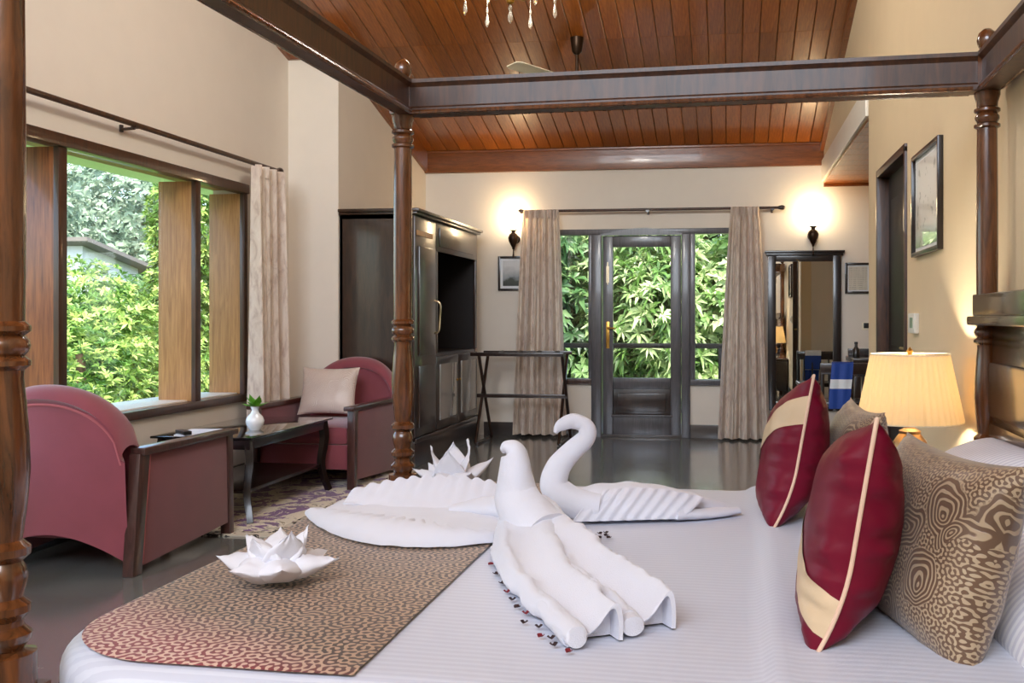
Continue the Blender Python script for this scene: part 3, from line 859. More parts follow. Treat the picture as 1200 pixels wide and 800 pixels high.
part('footboard', plank_between(B(0, 0.03), B(0, 0.97), 0.04, 0.2, 0.44), 'bed_wood', bed, bevel=0.006)
hb = part('headboard', plank_between(B(1.008, 0.025), B(1.008, 0.975), 0.025, 0.3, 1.14), 'headboard_wood', bed, bevel=0.004)
for z0, z1 in ((0.62, 0.83), (0.85, 1.02)):
    part('board', plank_between(B(1.0, 0.03), B(1.0, 0.97), 0.02, z0, z1), 'headboard_wood', hb, bevel=0.008)
part('cap_ledge', plank_between(B(0.992, -0.015), B(0.992, 1.015), 0.085, 1.135, 1.165), 'headboard_wood', hb, bevel=0.008)
part('top_panel', plank_between(B(0.996, -0.01), B(0.996, 1.01), 0.068, 1.165, 1.235), 'headboard_wood', hb, bevel=0.006)
c_ = B(0.5, 0.5)
part('mattress', MB().box((c_.x, c_.y, 0.46), (1.84, 1.74, 0.20), (0, 0, math.atan2(U_.y, U_.x))), 'mattress_ticking', bed, bevel=0.04)

# bedspread: flat top that bends down over rounded edges
ZT = 0.582
BX0, BX1, BY0, BY1 = -1.235, 0.775, 1.435, 3.335     # outer faces of the draped cloth
def cloth_pt(x, y, lift=0.0, Rc=0.26, r=0.05, drop_max=0.30, clampd=None):
    """x,y run over the unrolled cloth; returns the bent point"""
    sk = -0.05 * (x + 0.2)                   # the bed stands slightly turned
    ix0, ix1, iy0, iy1 = BX0 + Rc, BX1 - Rc, BY0 + Rc, BY1 - Rc
    qx, qy = min(max(x, ix0), ix1), min(max(y, iy0), iy1)
    dx, dy = x - qx, y - qy
    d = math.hypot(dx, dy)
    if clampd is not None and d > clampd:
        dx, dy, d = dx * clampd / d, dy * clampd / d, clampd
    fl = Rc - r
    z = ZT + lift
    if d > fl:
        e = d - fl
        if e < r * PI / 2:
            h_ = fl + r * math.sin(e / r); z = ZT + lift - r * (1 - math.cos(e / r))
        else:
            h_ = Rc; z = ZT + lift - r - (e - r * PI / 2)
        h_ += lift if e > r else lift * e / r
        dx, dy = dx / d * h_, dy / d * h_
    px, py = qx + dx, qy + dy
    return px, py + sk, z
def wrinkle(x, y, amp):
    return amp * (mnoise.noise(Vector((x * 3.1, y * 2.3, 0.3))) + 0.4 * mnoise.noise(Vector((x * 9, y * 7, 2.3))))
def spread(u, v):
    ext = 0.24
    x = BX0 - ext + u * (BX1 - BX0 + ext + 0.0)
    y = BY0 - ext + v * (BY1 - BY0 + 2 * ext)
    p = cloth_pt(x, y)
    s_ = 1 if p[2] > ZT - 0.03 else 0
    z = p[2] + s_ * wrinkle(x, y, 0.003)
    # folded edge of the spread near the pillows
    e = (x - 0.075 - 0.012 * math.sin(y * 3)) / 0.012
    z += s_ * (0.018 / (1 + math.exp(-max(-30, min(30, e)))) + 0.008 * math.exp(-(e - 1.2) ** 2 / 2))
    return (p[0], p[1], z)
mb = MB().grid(spread, 110, 100)
sp = part('bedspread', mb, 'duvet_cotton', thick=0.0, angle=60)
tag(sp, 'white fine striped cotton bedspread covering the four poster bed', 'bedspread')
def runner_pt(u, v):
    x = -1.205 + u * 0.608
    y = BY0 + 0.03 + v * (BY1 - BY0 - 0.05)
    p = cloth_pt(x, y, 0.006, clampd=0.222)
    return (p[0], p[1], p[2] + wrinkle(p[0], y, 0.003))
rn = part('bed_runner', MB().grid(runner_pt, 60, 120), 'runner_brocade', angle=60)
tag(rn, 'brown and cream maze patterned bed runner across foot of the bed', 'bed runner')

# ------------------------------------------------------------------ pillows and cushions
def pillow_mb(w, h, t, pinch=0.06, n=26, seed=0, sag=0.0, wr=0.004, slump=0.0, skew=0.0, gather=0.0):
    mb = MB()
    def side(sg):
        def fn(i, j):
            u, v = 2 * i - 1, 2 * j - 1
            fu, fv = 1 - abs(u) ** 2.6, 1 - abs(v) ** 2.6
            q = max(0.0, fu * fv) ** 0.55
            x = w / 2 * u * (1 - pinch * (1 - v * v) * abs(u) ** 3)
            y = h / 2 * v * (1 - pinch * (1 - u * u) * abs(v) ** 3)
            z = sg * t / 2 * q
            edge = (abs(u) ** 4 + abs(v) ** 4) * q
            z += q * wr * mnoise.noise(Vector((u * 2.4 + seed, v * 2.4, sg))) + edge * wr * 1.5 * mnoise.noise(Vector((u * 7 + seed, v * 7, sg * 2)))
            y -= sag * q * (1 - v) * 0.02
            z += gather * min(1.0, q * 3) * abs(u) ** 3 * mnoise.noise(Vector((sg * 3.1 + u * 1.5, v * 8, seed)))
            z += slump * max(0.0, -v - 0.15) ** 2
            y -= skew * h * (1 - u) * 0.5 * (1 + v) * 0.5
            return (x, y, z)
        return fn
    mb.grid(side(1), n, n); o = len(mb.v)
    g = MB().grid(side(-1), n, n)
    mb.add(g.v, [tuple(reversed(f)) for f in g.f])
    return mb, side

def weld(mb):
    bm = bmesh.new()
    me = bpy.data.meshes.new('tmp'); me.from_pydata(mb.v, [], mb.f); bm.from_mesh(me)
    bmesh.ops.remove_doubles(bm, verts=bm.verts, dist=1e-5)
    out = MB(); out.v = [tuple(v.co) for v in bm.verts]; out.f = [tuple(v.index for v in f.verts) for f in bm.faces]
    bm.free(); bpy.data.meshes.remove(me)
    return out

def edge_loop(side, n=22):
    pts = []
    for k in range(n): pts.append(side(k / n, 0.0))
    for k in range(n): pts.append(side(1.0, k / n))
    for k in range(n): pts.append(side(1 - k / n, 1.0))
    for k in range(n): pts.append(side(0.0, 1 - k / n))
    return pts

def face_matrix(normal, up=(0, 0, 1), roll=0.0):
    n = Vector(normal).normalized(); u = Vector(up)
    x = u.cross(n).normalized(); y = n.cross(x)
    mt = Matrix((x, y, n)).transposed()
    return (mt @ Matrix.Rotation(roll, 3, 'Z')).to_euler()

def cushion(name, loc, normal, w, h, t, mat, label, cat='cushion', roll=0.0, band=None, piping=None, pinch=0.08, group=None, wr=0.006, seed=0, **kw):
    """thing whose body is the cushion; loc is its centre"""
    mb, side = pillow_mb(w, h, t, pinch, 44 if kw else 30, seed, wr=wr, **kw)
    e = face_matrix(normal, roll=roll)
    if band or piping:
        root = thing(name, loc, label, cat, e, group)
        part('cover', weld(mb), mat, root, local=True, angle=70)
    else:
        root = part(name, weld(mb), mat, local=True, angle=70)
        root.location = loc; root.rotation_euler = e
        tag(root, label, cat, group)
    if band:
        b0, b1, slant = band
        s1 = side(1)
        def bf(i, j):
            u = i
            v = b0 + (b1 - b0) * j + slant * (i - 0.5)
            p = s1(min(max(u, 0), 1), min(max(v, 0), 1))
            q = s1(min(max(u, 0.01), 0.99), min(max(v, 0.01), 0.99))
            return (p[0], p[1], p[2] + 0.0025)
        part('band', MB().grid(bf, 40, 10), 'beige_band', root, local=True, angle=70)
    if piping:
        part('piping', MB().tube(edge_loop(side(1)), 0.0042, 8, closed=True), piping, root, local=True, angle=70)
    return root

cushion('satin_cushion', (0.228, 1.875, 0.785), (-0.975, 0.09, 0.16), 0.42, 0.42, 0.17, 'maroon_satin', 'maroon satin cushion with beige band, nearer of the two on the bed', band=(0.30, 0.46, -0.42), piping='piping_beige', seed=1, slump=0.05, skew=0.16, gather=0.03, pinch=0.05)
cushion('satin_cushion', (0.185, 2.85, 0.795), (-0.975, 0.0, 0.17), 0.42, 0.43, 0.18, 'maroon_satin', 'maroon satin cushion with beige band, farther one beside the lamp', band=(0.48, 0.66, 0.42), piping='piping_beige', seed=2, slump=0.05, skew=0.22, gather=0.022, pinch=0.05)
cushion('paisley_cushion', (0.375, 1.87, 0.742), (-0.95, -0.21, 0.27), 0.49, 0.37, 0.17, 'paisley_brown', 'large brown paisley cushion leaning behind the nearer maroon cushion', pinch=0.1, seed=3)
cushion('paisley_cushion', (0.335, 2.83, 0.742), (-0.95, -0.06, 0.27), 0.48, 0.36, 0.14, 'paisley_brown', 'brown paisley cushion partly hidden behind the farther maroon cushion', pinch=0.1, seed=4)
cushion('pillow', (0.635, 1.93, 0.685), (-0.50, -0.03, 0.86), 0.74, 0.44, 0.17, 'striped_pillow_cotton', 'white striped pillow behind the large paisley cushion', 'pillow', pinch=0.05, seed=5)
cushion('pillow', (0.635, 2.75, 0.68), (-0.50, -0.03, 0.86), 0.74, 0.44, 0.17, 'striped_pillow_cotton', 'white pillow at far side of the bed against the headboard', 'pillow', pinch=0.05, seed=6)

# ------------------------------------------------------------------ towel art on the bed
ZB = ZT + 0.008
def ribbed_tube(path, rad, sx, n=20, rib=0.0, ribn=0, seed=0):
    sec_pts = smooth_path(path, 8)
    rr = [p[3] for p in sec_pts]; ss = [p[4] for p in sec_pts]
    mb = MB().tube([p[:3] for p in sec_pts], rr, n, ss)
    return mb
def roll_mb(path, n=22, wr=0.004, seed=0):
    """path: (x,y,z,radius,width factor)"""
    sp_ = smooth_path(path, 9)
    mb = MB().tube([p[:3] for p in sp_], [max(p[3], 0.002) for p in sp_], n, [p[4] for p in sp_])
    out = []
    for x, y, z in mb.v:
        d = wr * mnoise.noise(Vector((x * 22 + seed, y * 22, z * 22)))
        out.append((x + d, y + d * 0.6, max(z + d, ZB - 0.006)))
    mb.v = out
    return mb

sw = thing('towel_swan', (-0.45, 2.3, ZB), 'white towel swan nearer the camera with two long spread tail rolls', 'towel swan')
# neck and head
part('neck', roll_mb([(-0.44, 2.33, ZB + 0.045, 0.055, 1.2), (-0.50, 2.38, ZB + 0.075, 0.066, 1.05), (-0.53, 2.40, ZB + 0.125, 0.055, 1.0), (-0.535, 2.40, ZB + 0.175, 0.045, 0.95), (-0.535, 2.40, ZB + 0.215, 0.037, 0.9), (-0.54, 2.40, ZB + 0.236, 0.030, 0.9), (-0.555, 2.398, ZB + 0.243, 0.020, 0.9), (-0.568, 2.396, ZB + 0.236, 0.008, 0.9)], seed=1, wr=0.005), 'towel_white', sw, angle=70)
# tail: two long folds, each rolled along its left rim and standing up along its right rim
LEGSEC = [(-0.90, 0.0), (-1.06, 0.16), (-1.10, 0.36), (-1.02, 0.56), (-0.86, 0.66), (-0.68, 0.60), (-0.54, 0.42), (-0.36, 0.30), (-0.10, 0.36), (0.20, 0.56), (0.48, 0.82), (0.70, 1.0), (0.86, 0.98), (0.96, 0.74), (1.0, 0.40), (0.98, 0.0)]
def leg_fold(path, seed):
    sp_ = smooth_path(path, 14)
    N = len(sp_)
    fine = smooth_path([(a, b) for a, b in LEGSEC], 3)
    mb = MB()
    n = len(fine)
    for i, p in enumerate(sp_):
        q0, q1 = sp_[max(i - 1, 0)], sp_[min(i + 1, N - 1)]
        t_ = Vector((q1[0] - q0[0], q1[1] - q0[1], 0)).normalized()
        s_ = Vector((-t_.y, t_.x, 0))
        f_ = i / (N - 1)
        for a, b in fine:
            # near the root the fold is a plain mound, towards the end the two rims stand out
            mound = math.sqrt(max(0, 1 - min(1, abs(a)) ** 2))
            prof = b * f_ ** 0.6 + mound * (1 - f_ ** 0.6)
            x = p[0] + s_.x * a * p[3]; y = p[1] + s_.y * a * p[3]; z = ZB - 0.006 + p[4] * prof + p[2]
            w_ = 0.006 * mnoise.noise(Vector((x * 16 + seed, y * 16, 0.5))) + 0.003 * mnoise.noise(Vector((x * 50, y * 50, seed)))
            mb.v.append((x + w_, y + w_, max(ZB - 0.006, z + w_ * min(1, prof * 3))))
    for i in range(N - 1):
        for k in range(n - 1):
            mb.f.append((i * n + k, i * n + k + 1, (i + 1) * n + k + 1, (i + 1) * n + k))
    # hollow end: the cloth's edge, then a recessed inside
    o = (N - 1) * n
    ring = [Vector(q) for q in mb.v[o:o + n]]
    cen = sum(ring, Vector()) / n; cen.z = ZB
    t3 = Vector((t_.x, t_.y, 0))
    for sc_, back in ((0.86, 0.0), (0.80, 0.035)):
        for q in ring:
            w3 = cen + (q - cen) * sc_ - t3 * back
            mb.v.append((w3.x, w3.y, max(ZB - 0.006, w3.z)))
    for a0 in (o, o + n):
        for k in range(n - 1):
            mb.f.append((a0 + k, a0 + k + 1, a0 + n + k + 1, a0 + n + k))
    mb.f.append(tuple(range(o + 2 * n, o + 3 * n)))
    return mb
# rows: x, y, lift, half width, height
for pth, sd in (([(-0.515, 2.41, 0, 0.075, 0.125), (-0.475, 2.27, 0, 0.080, 0.10), (-0.41, 2.06, 0, 0.068, 0.078), (-0.315, 1.86, 0, 0.058, 0.072), (-0.235, 1.705, 0, 0.052, 0.066)], 3),
                ([(-0.48, 2.43, 0, 0.066, 0.13), (-0.40, 2.28, 0, 0.066, 0.105), (-0.30, 2.08, 0, 0.060, 0.085), (-0.215, 1.92, 0, 0.056, 0.078), (-0.143, 1.785, 0, 0.052, 0.070)], 8)):
    wg = part('tail_fold', leg_fold(pth, sd), 'towel_white', sw, angle=80)
    e, d_ = Vector(pth[-1][:2]), (Vector(pth[-1][:2]) - Vector(pth[-2][:2])).normalized()
    s_ = Vector((-d_.y, d_.x)); c0 = e - s_ * 0.042
    part('rolled_rim', roll_mb([(c0.x - d_.x * 0.36 + s_.x * -0.008, c0.y - d_.y * 0.36 + s_.y * -0.008, ZB + 0.014, 0.014, 1.1), (c0.x - d_.x * 0.18, c0.y - d_.y * 0.18, ZB + 0.018, 0.020, 1.1), (c0.x, c0.y, ZB + 0.016, 0.020, 1.1), (c0.x + d_.x * 0.018, c0.y + d_.y * 0.018, ZB + 0.015, 0.017, 1.1)], seed=sd + 1, wr=0.003), 'towel_white', wg, angle=70)

s2 = thing('towel_swan', (-0.42, 2.8, ZB), 'white towel swan farther back with curled neck and head', 'towel swan')
part('neck', roll_mb([(-0.36, 2.72, ZB + 0.035, 0.040, 1.1), (-0.43, 2.72, ZB + 0.045, 0.044, 1.0), (-0.49, 2.72, ZB + 0.085, 0.042, 0.95), (-0.485, 2.73, ZB + 0.14, 0.036, 0.9), (-0.445, 2.74, ZB + 0.19, 0.030, 0.9), (-0.405, 2.74, ZB + 0.228, 0.027, 0.9), (-0.408, 2.74, ZB + 0.262, 0.025, 0.9), (-0.445, 2.74, ZB + 0.275, 0.022, 0.9), (-0.478, 2.735, ZB + 0.262, 0.016, 0.9), (-0.492, 2.73, ZB + 0.243, 0.006, 0.9)], seed=21, wr=0.003), 'towel_white', s2, angle=70)
part('body', roll_mb([(-0.50, 2.74, ZB + 0.03, 0.030, 1.3), (-0.42, 2.75, ZB + 0.042, 0.042, 1.5), (-0.30, 2.80, ZB + 0.045, 0.048, 1.6), (-0.17, 2.84, ZB + 0.035, 0.040, 1.5), (-0.06, 2.88, ZB + 0.016, 0.022, 1.5), (-0.01, 2.90, ZB + 0.006, 0.008, 1.5)], seed=22, wr=0.007), 'towel_white', s2, angle=70)
def pleats(u, v):
    x = -0.43 + 0.30 * u
    y = 2.655 + 0.085 * u + 0.02 * v
    z = ZB + 0.006 + (0.075 + 0.02 * math.sin(PI * u)) * v * (1 - 0.35 * u)
    f_ = 0.007 * math.sin(u * 2 * PI * 9) * (0.3 + 0.7 * v)
    return (x + 0.06 * v, y + f_ + 0.05 * v * v, z)
part('pleated_wing', MB().grid(pleats, 90, 8), 'towel_white', s2, angle=70, thick=0.004)
part('tail_fold', roll_mb([(-0.16, 2.76, ZB + 0.012, 0.016, 2.2), (-0.06, 2.82, ZB + 0.008, 0.014, 2.5), (0.02, 2.87, ZB + 0.006, 0.009, 2.5)], seed=25), 'towel_white', s2, angle=70)

# boat-shaped towel fan with two scalloped crescents
fan_t = thing('towel_fan', (-0.9, 2.65, ZB), 'white towel folded into a pointed boat of two scalloped crescents', 'folded towel')
def crescent(p0, pc, p1, w0, hgt, front, nsc):
    P0, PC, P1 = Vector(p0), Vector(pc), Vector(p1)
    def fn(u, v):
        c_ = P0 * (1 - u) ** 2 + PC * 2 * u * (1 - u) + P1 * u * u
        t_ = ((PC - P0) * (1 - u) + (P1 - PC) * u).normalized()
        s_ = Vector((-t_.y, t_.x, 0))
        env = min(1.0, math.sin(PI * min(1, 0.05 + u * 0.90)) ** 0.55)
        sc = math.sin(u * 2 * PI * nsc)
        if front:       # rounded outer side, flat top, scalloped inner lip
            w_ = w0 * env * (1 - math.cos(v * PI / 2)) ** 0.9 + 0.008 * sc * v ** 4
            z = hgt * env * math.sin(min(1.0, v * 1.15) * PI / 2) - 0.012 * v ** 3 + 0.004 * sc * v ** 3
        else:           # slope climbing to a scalloped rear rim
            w_ = w0 * env * v
            z = hgt * env * v ** 1.15 + (0.007 * abs(math.sin(u * PI * nsc)) + 0.004 * sc) * v ** 2
        z += 0.003 * mnoise.noise(Vector((c_.x * 20, v * 3, 4.0 + front)))
        q = c_ + s_ * w_
        return (q.x, q.y, ZB + 0.004 + z)
    return MB().grid(fn, 140, 16)
part('crescent', crescent((-1.215, 2.67, 0), (-0.88, 2.13, 0), (-0.56, 2.42, 0), 0.105, 0.058, True, 14), 'towel_white', fan_t, thick=0.005, angle=70)
part('crescent', crescent((-1.16, 2.82, 0), (-0.86, 2.74, 0), (-0.55, 2.78, 0), 0.11, 0.075, False, 14), 'towel_white', fan_t, thick=0.006, angle=70)
def inner(u, v):
    x = -1.19 + 0.64 * u
    lo = 2.66 + (2.43 - 2.66) * u - 0.10 * math.sin(PI * u)
    hi = 2.89 + (2.90 - 2.89) * u + 0.06 * math.sin(PI * u)
    y = lo + (hi - lo) * v
    return (x, y, ZB + 0.006 + 0.012 * u + 0.006 * mnoise.noise(Vector((x * 9, y * 9, 1))))
part('base_fold', MB().grid(inner, 50, 24), 'towel_white', fan_t, angle=70, thick=0.003)
part('tail_roll', roll_mb([(-0.80, 2.75, ZB + 0.012, 0.014, 2.0), (-0.70, 2.74, ZB + 0.025, 0.028, 2.0), (-0.60, 2.70, ZB + 0.03, 0.034, 2.2), (-0.55, 2.66, ZB + 0.03, 0.034, 2.0)], seed=31, wr=0.006), 'towel_white', fan_t, angle=70)

def lotus(loc, label, size, rings, seed):
    t = thing('napkin_lotus', loc, label, 'folded napkin')
    r_ = random.Random(seed)
    for (n, ln, wd, elev, ph, z0) in rings:
        for k in range(n):
            a = 2 * PI * (k + ph) / n + r_.uniform(-0.12, 0.12)
            L = ln * size * r_.uniform(0.92, 1.06); W = wd * size * r_.uniform(0.92, 1.08); el = elev + r_.uniform(-0.1, 0.1)
            sd = r_.uniform(0, 50)
            def fn(i, v):
                u = v ** 0.9
                an = 2 * PI * i
                wv = W * (0.30 + 0.70 * math.sin(PI * min(0.999, u * 0.85 + 0.15)) ** 0.8) * (1 - u ** 3)
                ca, sa = math.cos(an), math.sin(an)
                # a folded point of cloth: ridge on top, two lips below
                hh = wv * (0.75 * max(0, sa) ** 1.6 + 0.35 * min(0, sa))
                yy = wv * ca * (1 + 0.12 * math.sin(3 * an))
                rr = L * u * math.cos(el * (0.55 + 0.65 * u)) + 0.01 * size
                z = z0 * size + L * u * math.sin(el * (0.35 + 0.75 * u)) + hh + 0.10 * size
                d = 0.006 * mnoise.noise(Vector((u * 5 + sd, an, 0))) + 0.004 * mnoise.noise(Vector((u * 11 + sd, ca * 3, sa * 3)))
                return ((rr + d) * math.cos(a) - yy * math.sin(a), (rr + d) * math.sin(a) + yy * math.cos(a), max(0.003, z + d))
            part('petal', MB().grid(fn, 22, 14, wrap=True), 'napkin_white', t, local=True, angle=75)
    part('heart', MB().lathe([(0.10 * size, 0.01), (0.16 * size, 0.10 * size), (0.15 * size, 0.22 * size), (0.09 * size, 0.33 * size), (0.0, 0.38 * size)], 14), 'napkin_white', t, local=True, angle=70)
    return t
lotus((-0.965, 1.985, ZB + 0.004), 'white napkin lotus flower on the near part of the patterned runner', 0.165, [(6, 0.84, 0.30, 0.20, 0.1, 0.0), (5, 0.60, 0.30, 0.72, 0.45, 0.10)], 3)
lotus((-0.90, 3.10, ZB + 0.004), 'white napkin lotus flower at far end of the patterned runner', 0.19, [(6, 0.82, 0.25, 0.42, 0.3, 0.0), (4, 0.74, 0.27, 0.95, 0.12, 0.08)], 5)

# dried petals strewn on the sheet
pm = {}
for nm in ('petal_dry', 'petal_dark'):
    me = MB().grid(lambda u, v: ((u - 0.5) * 0.016 * math.sin(PI * (0.15 + 0.7 * v)), (v - 0.5) * 0.012, 0.004 * (abs(2 * u - 1) ** 2) + 0.001), 5, 5).mesh('rose_petal', thick=0.0008)
    me.materials.append(MATS[nm]); pm[nm] = me
spots = [(-0.547, 2.197), (-0.516, 2.118), (-0.485, 2.045), (-0.459, 1.982), (-0.436, 1.93), (-0.415, 1.88), (-0.39, 1.844), (-0.381, 1.787), (-0.349, 1.766), (-0.335, 1.714), (-0.315, 1.707), (-0.304, 1.672), (-0.272, 1.642)]
side_spots = [(-0.35, 2.52), (-0.34, 2.55), (-0.335, 2.50), (-0.325, 2.56), (-0.32, 2.53), (-0.345, 2.475), (-0.31, 2.505)]
fan_spots = [(-0.985, 2.52, 0.016), (-0.94, 2.51, 0.016), (-0.76, 2.62, 0.022), (-0.81, 2.50, 0.028), (-0.72, 2.55, 0.03), (-0.70, 2.66, 0.05), (-1.10, 2.50, 0.0)]
for k, (x, y) in enumerate(spots):
    o = bpy.data.objects.new('rose_petal', pm['petal_dry' if k % 3 == 0 else 'petal_dark']); COL.objects.link(o)
    o.location = (x, y, ZB - 0.002); o.rotation_euler = (0, 0, random.uniform(0, 6))
    tag(o, 'tiny dried rose petal in the row beside the nearer towel swan', 'petal', 'petals in a row beside the nearer swan')
for k, (x, y) in enumerate(side_spots):
    o = bpy.data.objects.new('rose_petal', pm['petal_dark']); COL.objects.link(o)
    o.location = (x, y, ZB - 0.002); o.rotation_euler = (0, 0, random.uniform(0, 6))
    tag(o, 'tiny dried petal in the small patch between the two towel swans', 'petal', 'petals between the swans')

# ------------------------------------------------------------------ headside: nightstand and lamp
ns = thing('nightstand', (0.645, 3.74, 0), 'dark wooden nightstand under the pleated lamp beside the bed', 'nightstand')
part('body', MB().box((0.645, 3.74, 0.28), (0.42, 0.40, 0.44)), 'dark_wood', ns, bevel=0.005)
part('top', MB().box((0.645, 3.74, 0.52), (0.46, 0.45, 0.035)), 'dark_wood', ns, bevel=0.006)
dr = part('drawer', MB().box((0.645, 3.535, 0.38), (0.36, 0.018, 0.17)), 'bed_wood', ns, bevel=0.004)
part('knob', MB().lathe([(0.006, 0), (0.006, 0.01), (0.013, 0.016), (0.0, 0.026)], 12, (0.645, 3.52, 0.37)), 'brass', dr)
for sx_ in (-1, 1):
    for sy_ in (-1, 1):
        part('leg', MB().box((0.645 + sx_ * 0.18, 3.74 + sy_ * 0.17, 0.03), (0.05, 0.05, 0.06)), 'dark_wood', ns, bevel=0.004)
lp = thing('table_lamp', (0.660, 3.72, 0.5375), 'lit table lamp with cream pleated shade and copper base by the bed', 'lamp')
part('base', MB().lathe([(0.07, 0.0), (0.072, 0.012), (0.03, 0.02), (0.022, 0.04), (0.045, 0.075), (0.064, 0.12), (0.06, 0.165), (0.038, 0.195), (0.04, 0.205), (0.02, 0.215), (0.012, 0.25), (0.012, 0.32)], 26), 'copper', lp, local=True)
def shade_mb(r0, r1, h, z0, n=180):
    mb = MB()
    for rr in (0.0, -0.003):
        pr = [(r0 + rr, z0), (r0 + rr + 0.0015, z0 + 0.008), (r1 + rr + 0.0015, z0 + h - 0.008), (r1 + rr, z0 + h)]
        o = len(mb.v)
        for r_, z in pr:
            for k in range(n):
                a = 2 * PI * k / n
                q = r_ * (1 + 0.010 * math.sin(k * PI / 2))
                mb.v.append((q * math.cos(a), q * math.sin(a), z))
        for j in range(3):
            for k in range(n):
                mb.f.append((o + j * n + k, o + j * n + (k + 1) % n, o + (j + 1) * n + (k + 1) % n, o + (j + 1) * n + k))
    return mb
sh = part('shade', shade_mb(0.188, 0.14, 0.247, 0.240), 'lampshade_cloth', lp, local=True, fix=False, angle=30)
for rr_, zz_ in ((0.188, 0.240), (0.14, 0.487)):
    part('shade_ring', MB().tube([(rr_ * math.cos(a), rr_ * math.sin(a), zz_) for a in np.linspace(0, 2 * PI, 40)[:-1]], 0.003, 6, closed=True), 'cream_plastic', sh, local=True)
part('bulb', MB().lathe([(0.012, 0.30), (0.03, 0.335), (0.032, 0.355), (0.02, 0.38), (0.0, 0.386)], 14), 'bulb_glow', lp, local=True)
light('table_lamp_light', 'POINT', (0, 0, 0.36), 66, (1.0, 0.90, 0.70), size=0.035, parent=lp)
part('finial', MB().lathe([(0.008, 0.485), (0.012, 0.50), (0.0, 0.515)], 12).tube([(-0.138, 0, 0.487), (0.138, 0, 0.487)], 0.002, 6), 'brass', lp, local=True)

# ------------------------------------------------------------------ armchairs
def armchair(loc, rot, label):
    """local frame: seat faces -Y; back at +Y"""
    t = thing('armchair', loc, label, 'armchair', (0, 0, rot), 'maroon armchairs')
    W, D = 0.35, 0.44
    for s_ in (-1, 1):
        x0 = s_ * W
        # fabric side panel in a wooden frame
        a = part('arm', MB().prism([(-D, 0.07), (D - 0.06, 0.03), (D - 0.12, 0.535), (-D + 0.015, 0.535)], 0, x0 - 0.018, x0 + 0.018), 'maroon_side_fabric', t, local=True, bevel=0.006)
        part('armrest', MB().prism([(-D - 0.03, 0.535), (D - 0.06, 0.535), (D - 0.06, 0.57), (-D - 0.03, 0.565)], 0, x0 - 0.045, x0 + 0.03), 'chair_wood', a, local=True, bevel=0.008)
        part('front_leg', MB().prism([(-D - 0.012, 0), (-D + 0.035, 0), (-D + 0.055, 0.54), (-D + 0.0, 0.54)], 0, x0 - 0.028, x0 + 0.026), 'chair_wood', t, local=True, bevel=0.005)
        part('rear_leg', MB().prism([(D - 0.06, 0.0), (D + 0.01, 0.0), (D - 0.045, 0.545), (D - 0.125, 0.545)], 0, x0 - 0.03, x0 + 0.024), 'chair_wood', t, local=True, bevel=0.006)
        part('edge_piping', MB().tube([(x0 + s_ * 0.02, D - 0.075, 0.045), (x0 + s_ * 0.02, D - 0.135, 0.53)], 0.006, 6), 'piping_pink', a, local=True)
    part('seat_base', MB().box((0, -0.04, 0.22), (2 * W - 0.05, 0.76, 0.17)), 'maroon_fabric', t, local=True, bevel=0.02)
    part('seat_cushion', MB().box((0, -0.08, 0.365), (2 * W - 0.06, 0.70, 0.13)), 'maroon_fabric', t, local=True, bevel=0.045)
    # arched barrel back
    def back(i, j):
        u = -1 + 2 * j                      # along the width
        ar = math.sqrt(max(0.0, 1 - abs(u) ** 2.2))
        zt = 0.585 + 0.275 * ar
        zb = 0.05 + 0.14 * (1 - u * u)
        lean = lambda z: (z - 0.1) * 0.06
        yb = D - 0.02 + 0.07 * (1 - u * u)   # rear face bows out
        th = 0.105
        a = 2 * PI * i
        # closed section: rear face up, rolled top over, front face down
        s_ = i * 4
        rr = 0.066
        if s_ < 1.2:
            f_ = s_ / 1.2; z = zb + (zt - rr - zb) * f_; y = yb + lean(z)
        elif s_ < 2.6:
            f_ = (s_ - 1.2) / 1.4; an = PI * 1.12 * f_ - 0.06
            z = zt - rr + rr * math.sin(an); y = yb + lean(zt) - th / 2 + (rr + 0.012) * math.cos(an)
        elif s_ < 3.6:
            f_ = (s_ - 2.6) / 1.0; z = zt - rr - (zt - rr - max(zb, 0.25)) * f_; y = yb - th + lean(z) + 0.0
        else:
            f_ = (s_ - 3.6) / 0.4; z = max(zb, 0.25) + (zb - max(zb, 0.25)) * f_; y = yb - th + th * f_ + lean(z)
        return (u * (W - 0.012), y, z)
    bk = part('backrest', MB().grid(back, 44, 30, wrap=True), 'maroon_fabric', t, local=True, angle=60)
    pts = []
    for k in range(31):
        u = -1 + 2 * k / 30
        ar = math.sqrt(max(0.0, 1 - abs(u) ** 2.2)); zt = 0.585 + 0.275 * ar - 0.085
        pts.append((u * (W - 0.03), D - 0.02 + 0.07 * (1 - u * u) + (zt - 0.1) * 0.06 + 0.003, zt))
    part('back_piping', MB().tube(pts, 0.006, 6), 'piping_pink', bk, local=True)
    return t
armchair((-3.015, 4.47, 0), PI, 'maroon armchair seen from behind, nearest the bed foot and window')
armchair((-2.84, 6.68, 0), R(-2), 'maroon armchair facing the camera with pale cushion, beside the wardrobe')
cushion('scatter_cushion', (-2.90, 6.78, 0.625), (0.06, -0.95, 0.32), 0.43, 0.36, 0.12, 'chair_cushion_print', 'pale beige patterned cushion resting on the far maroon armchair', seed=9)

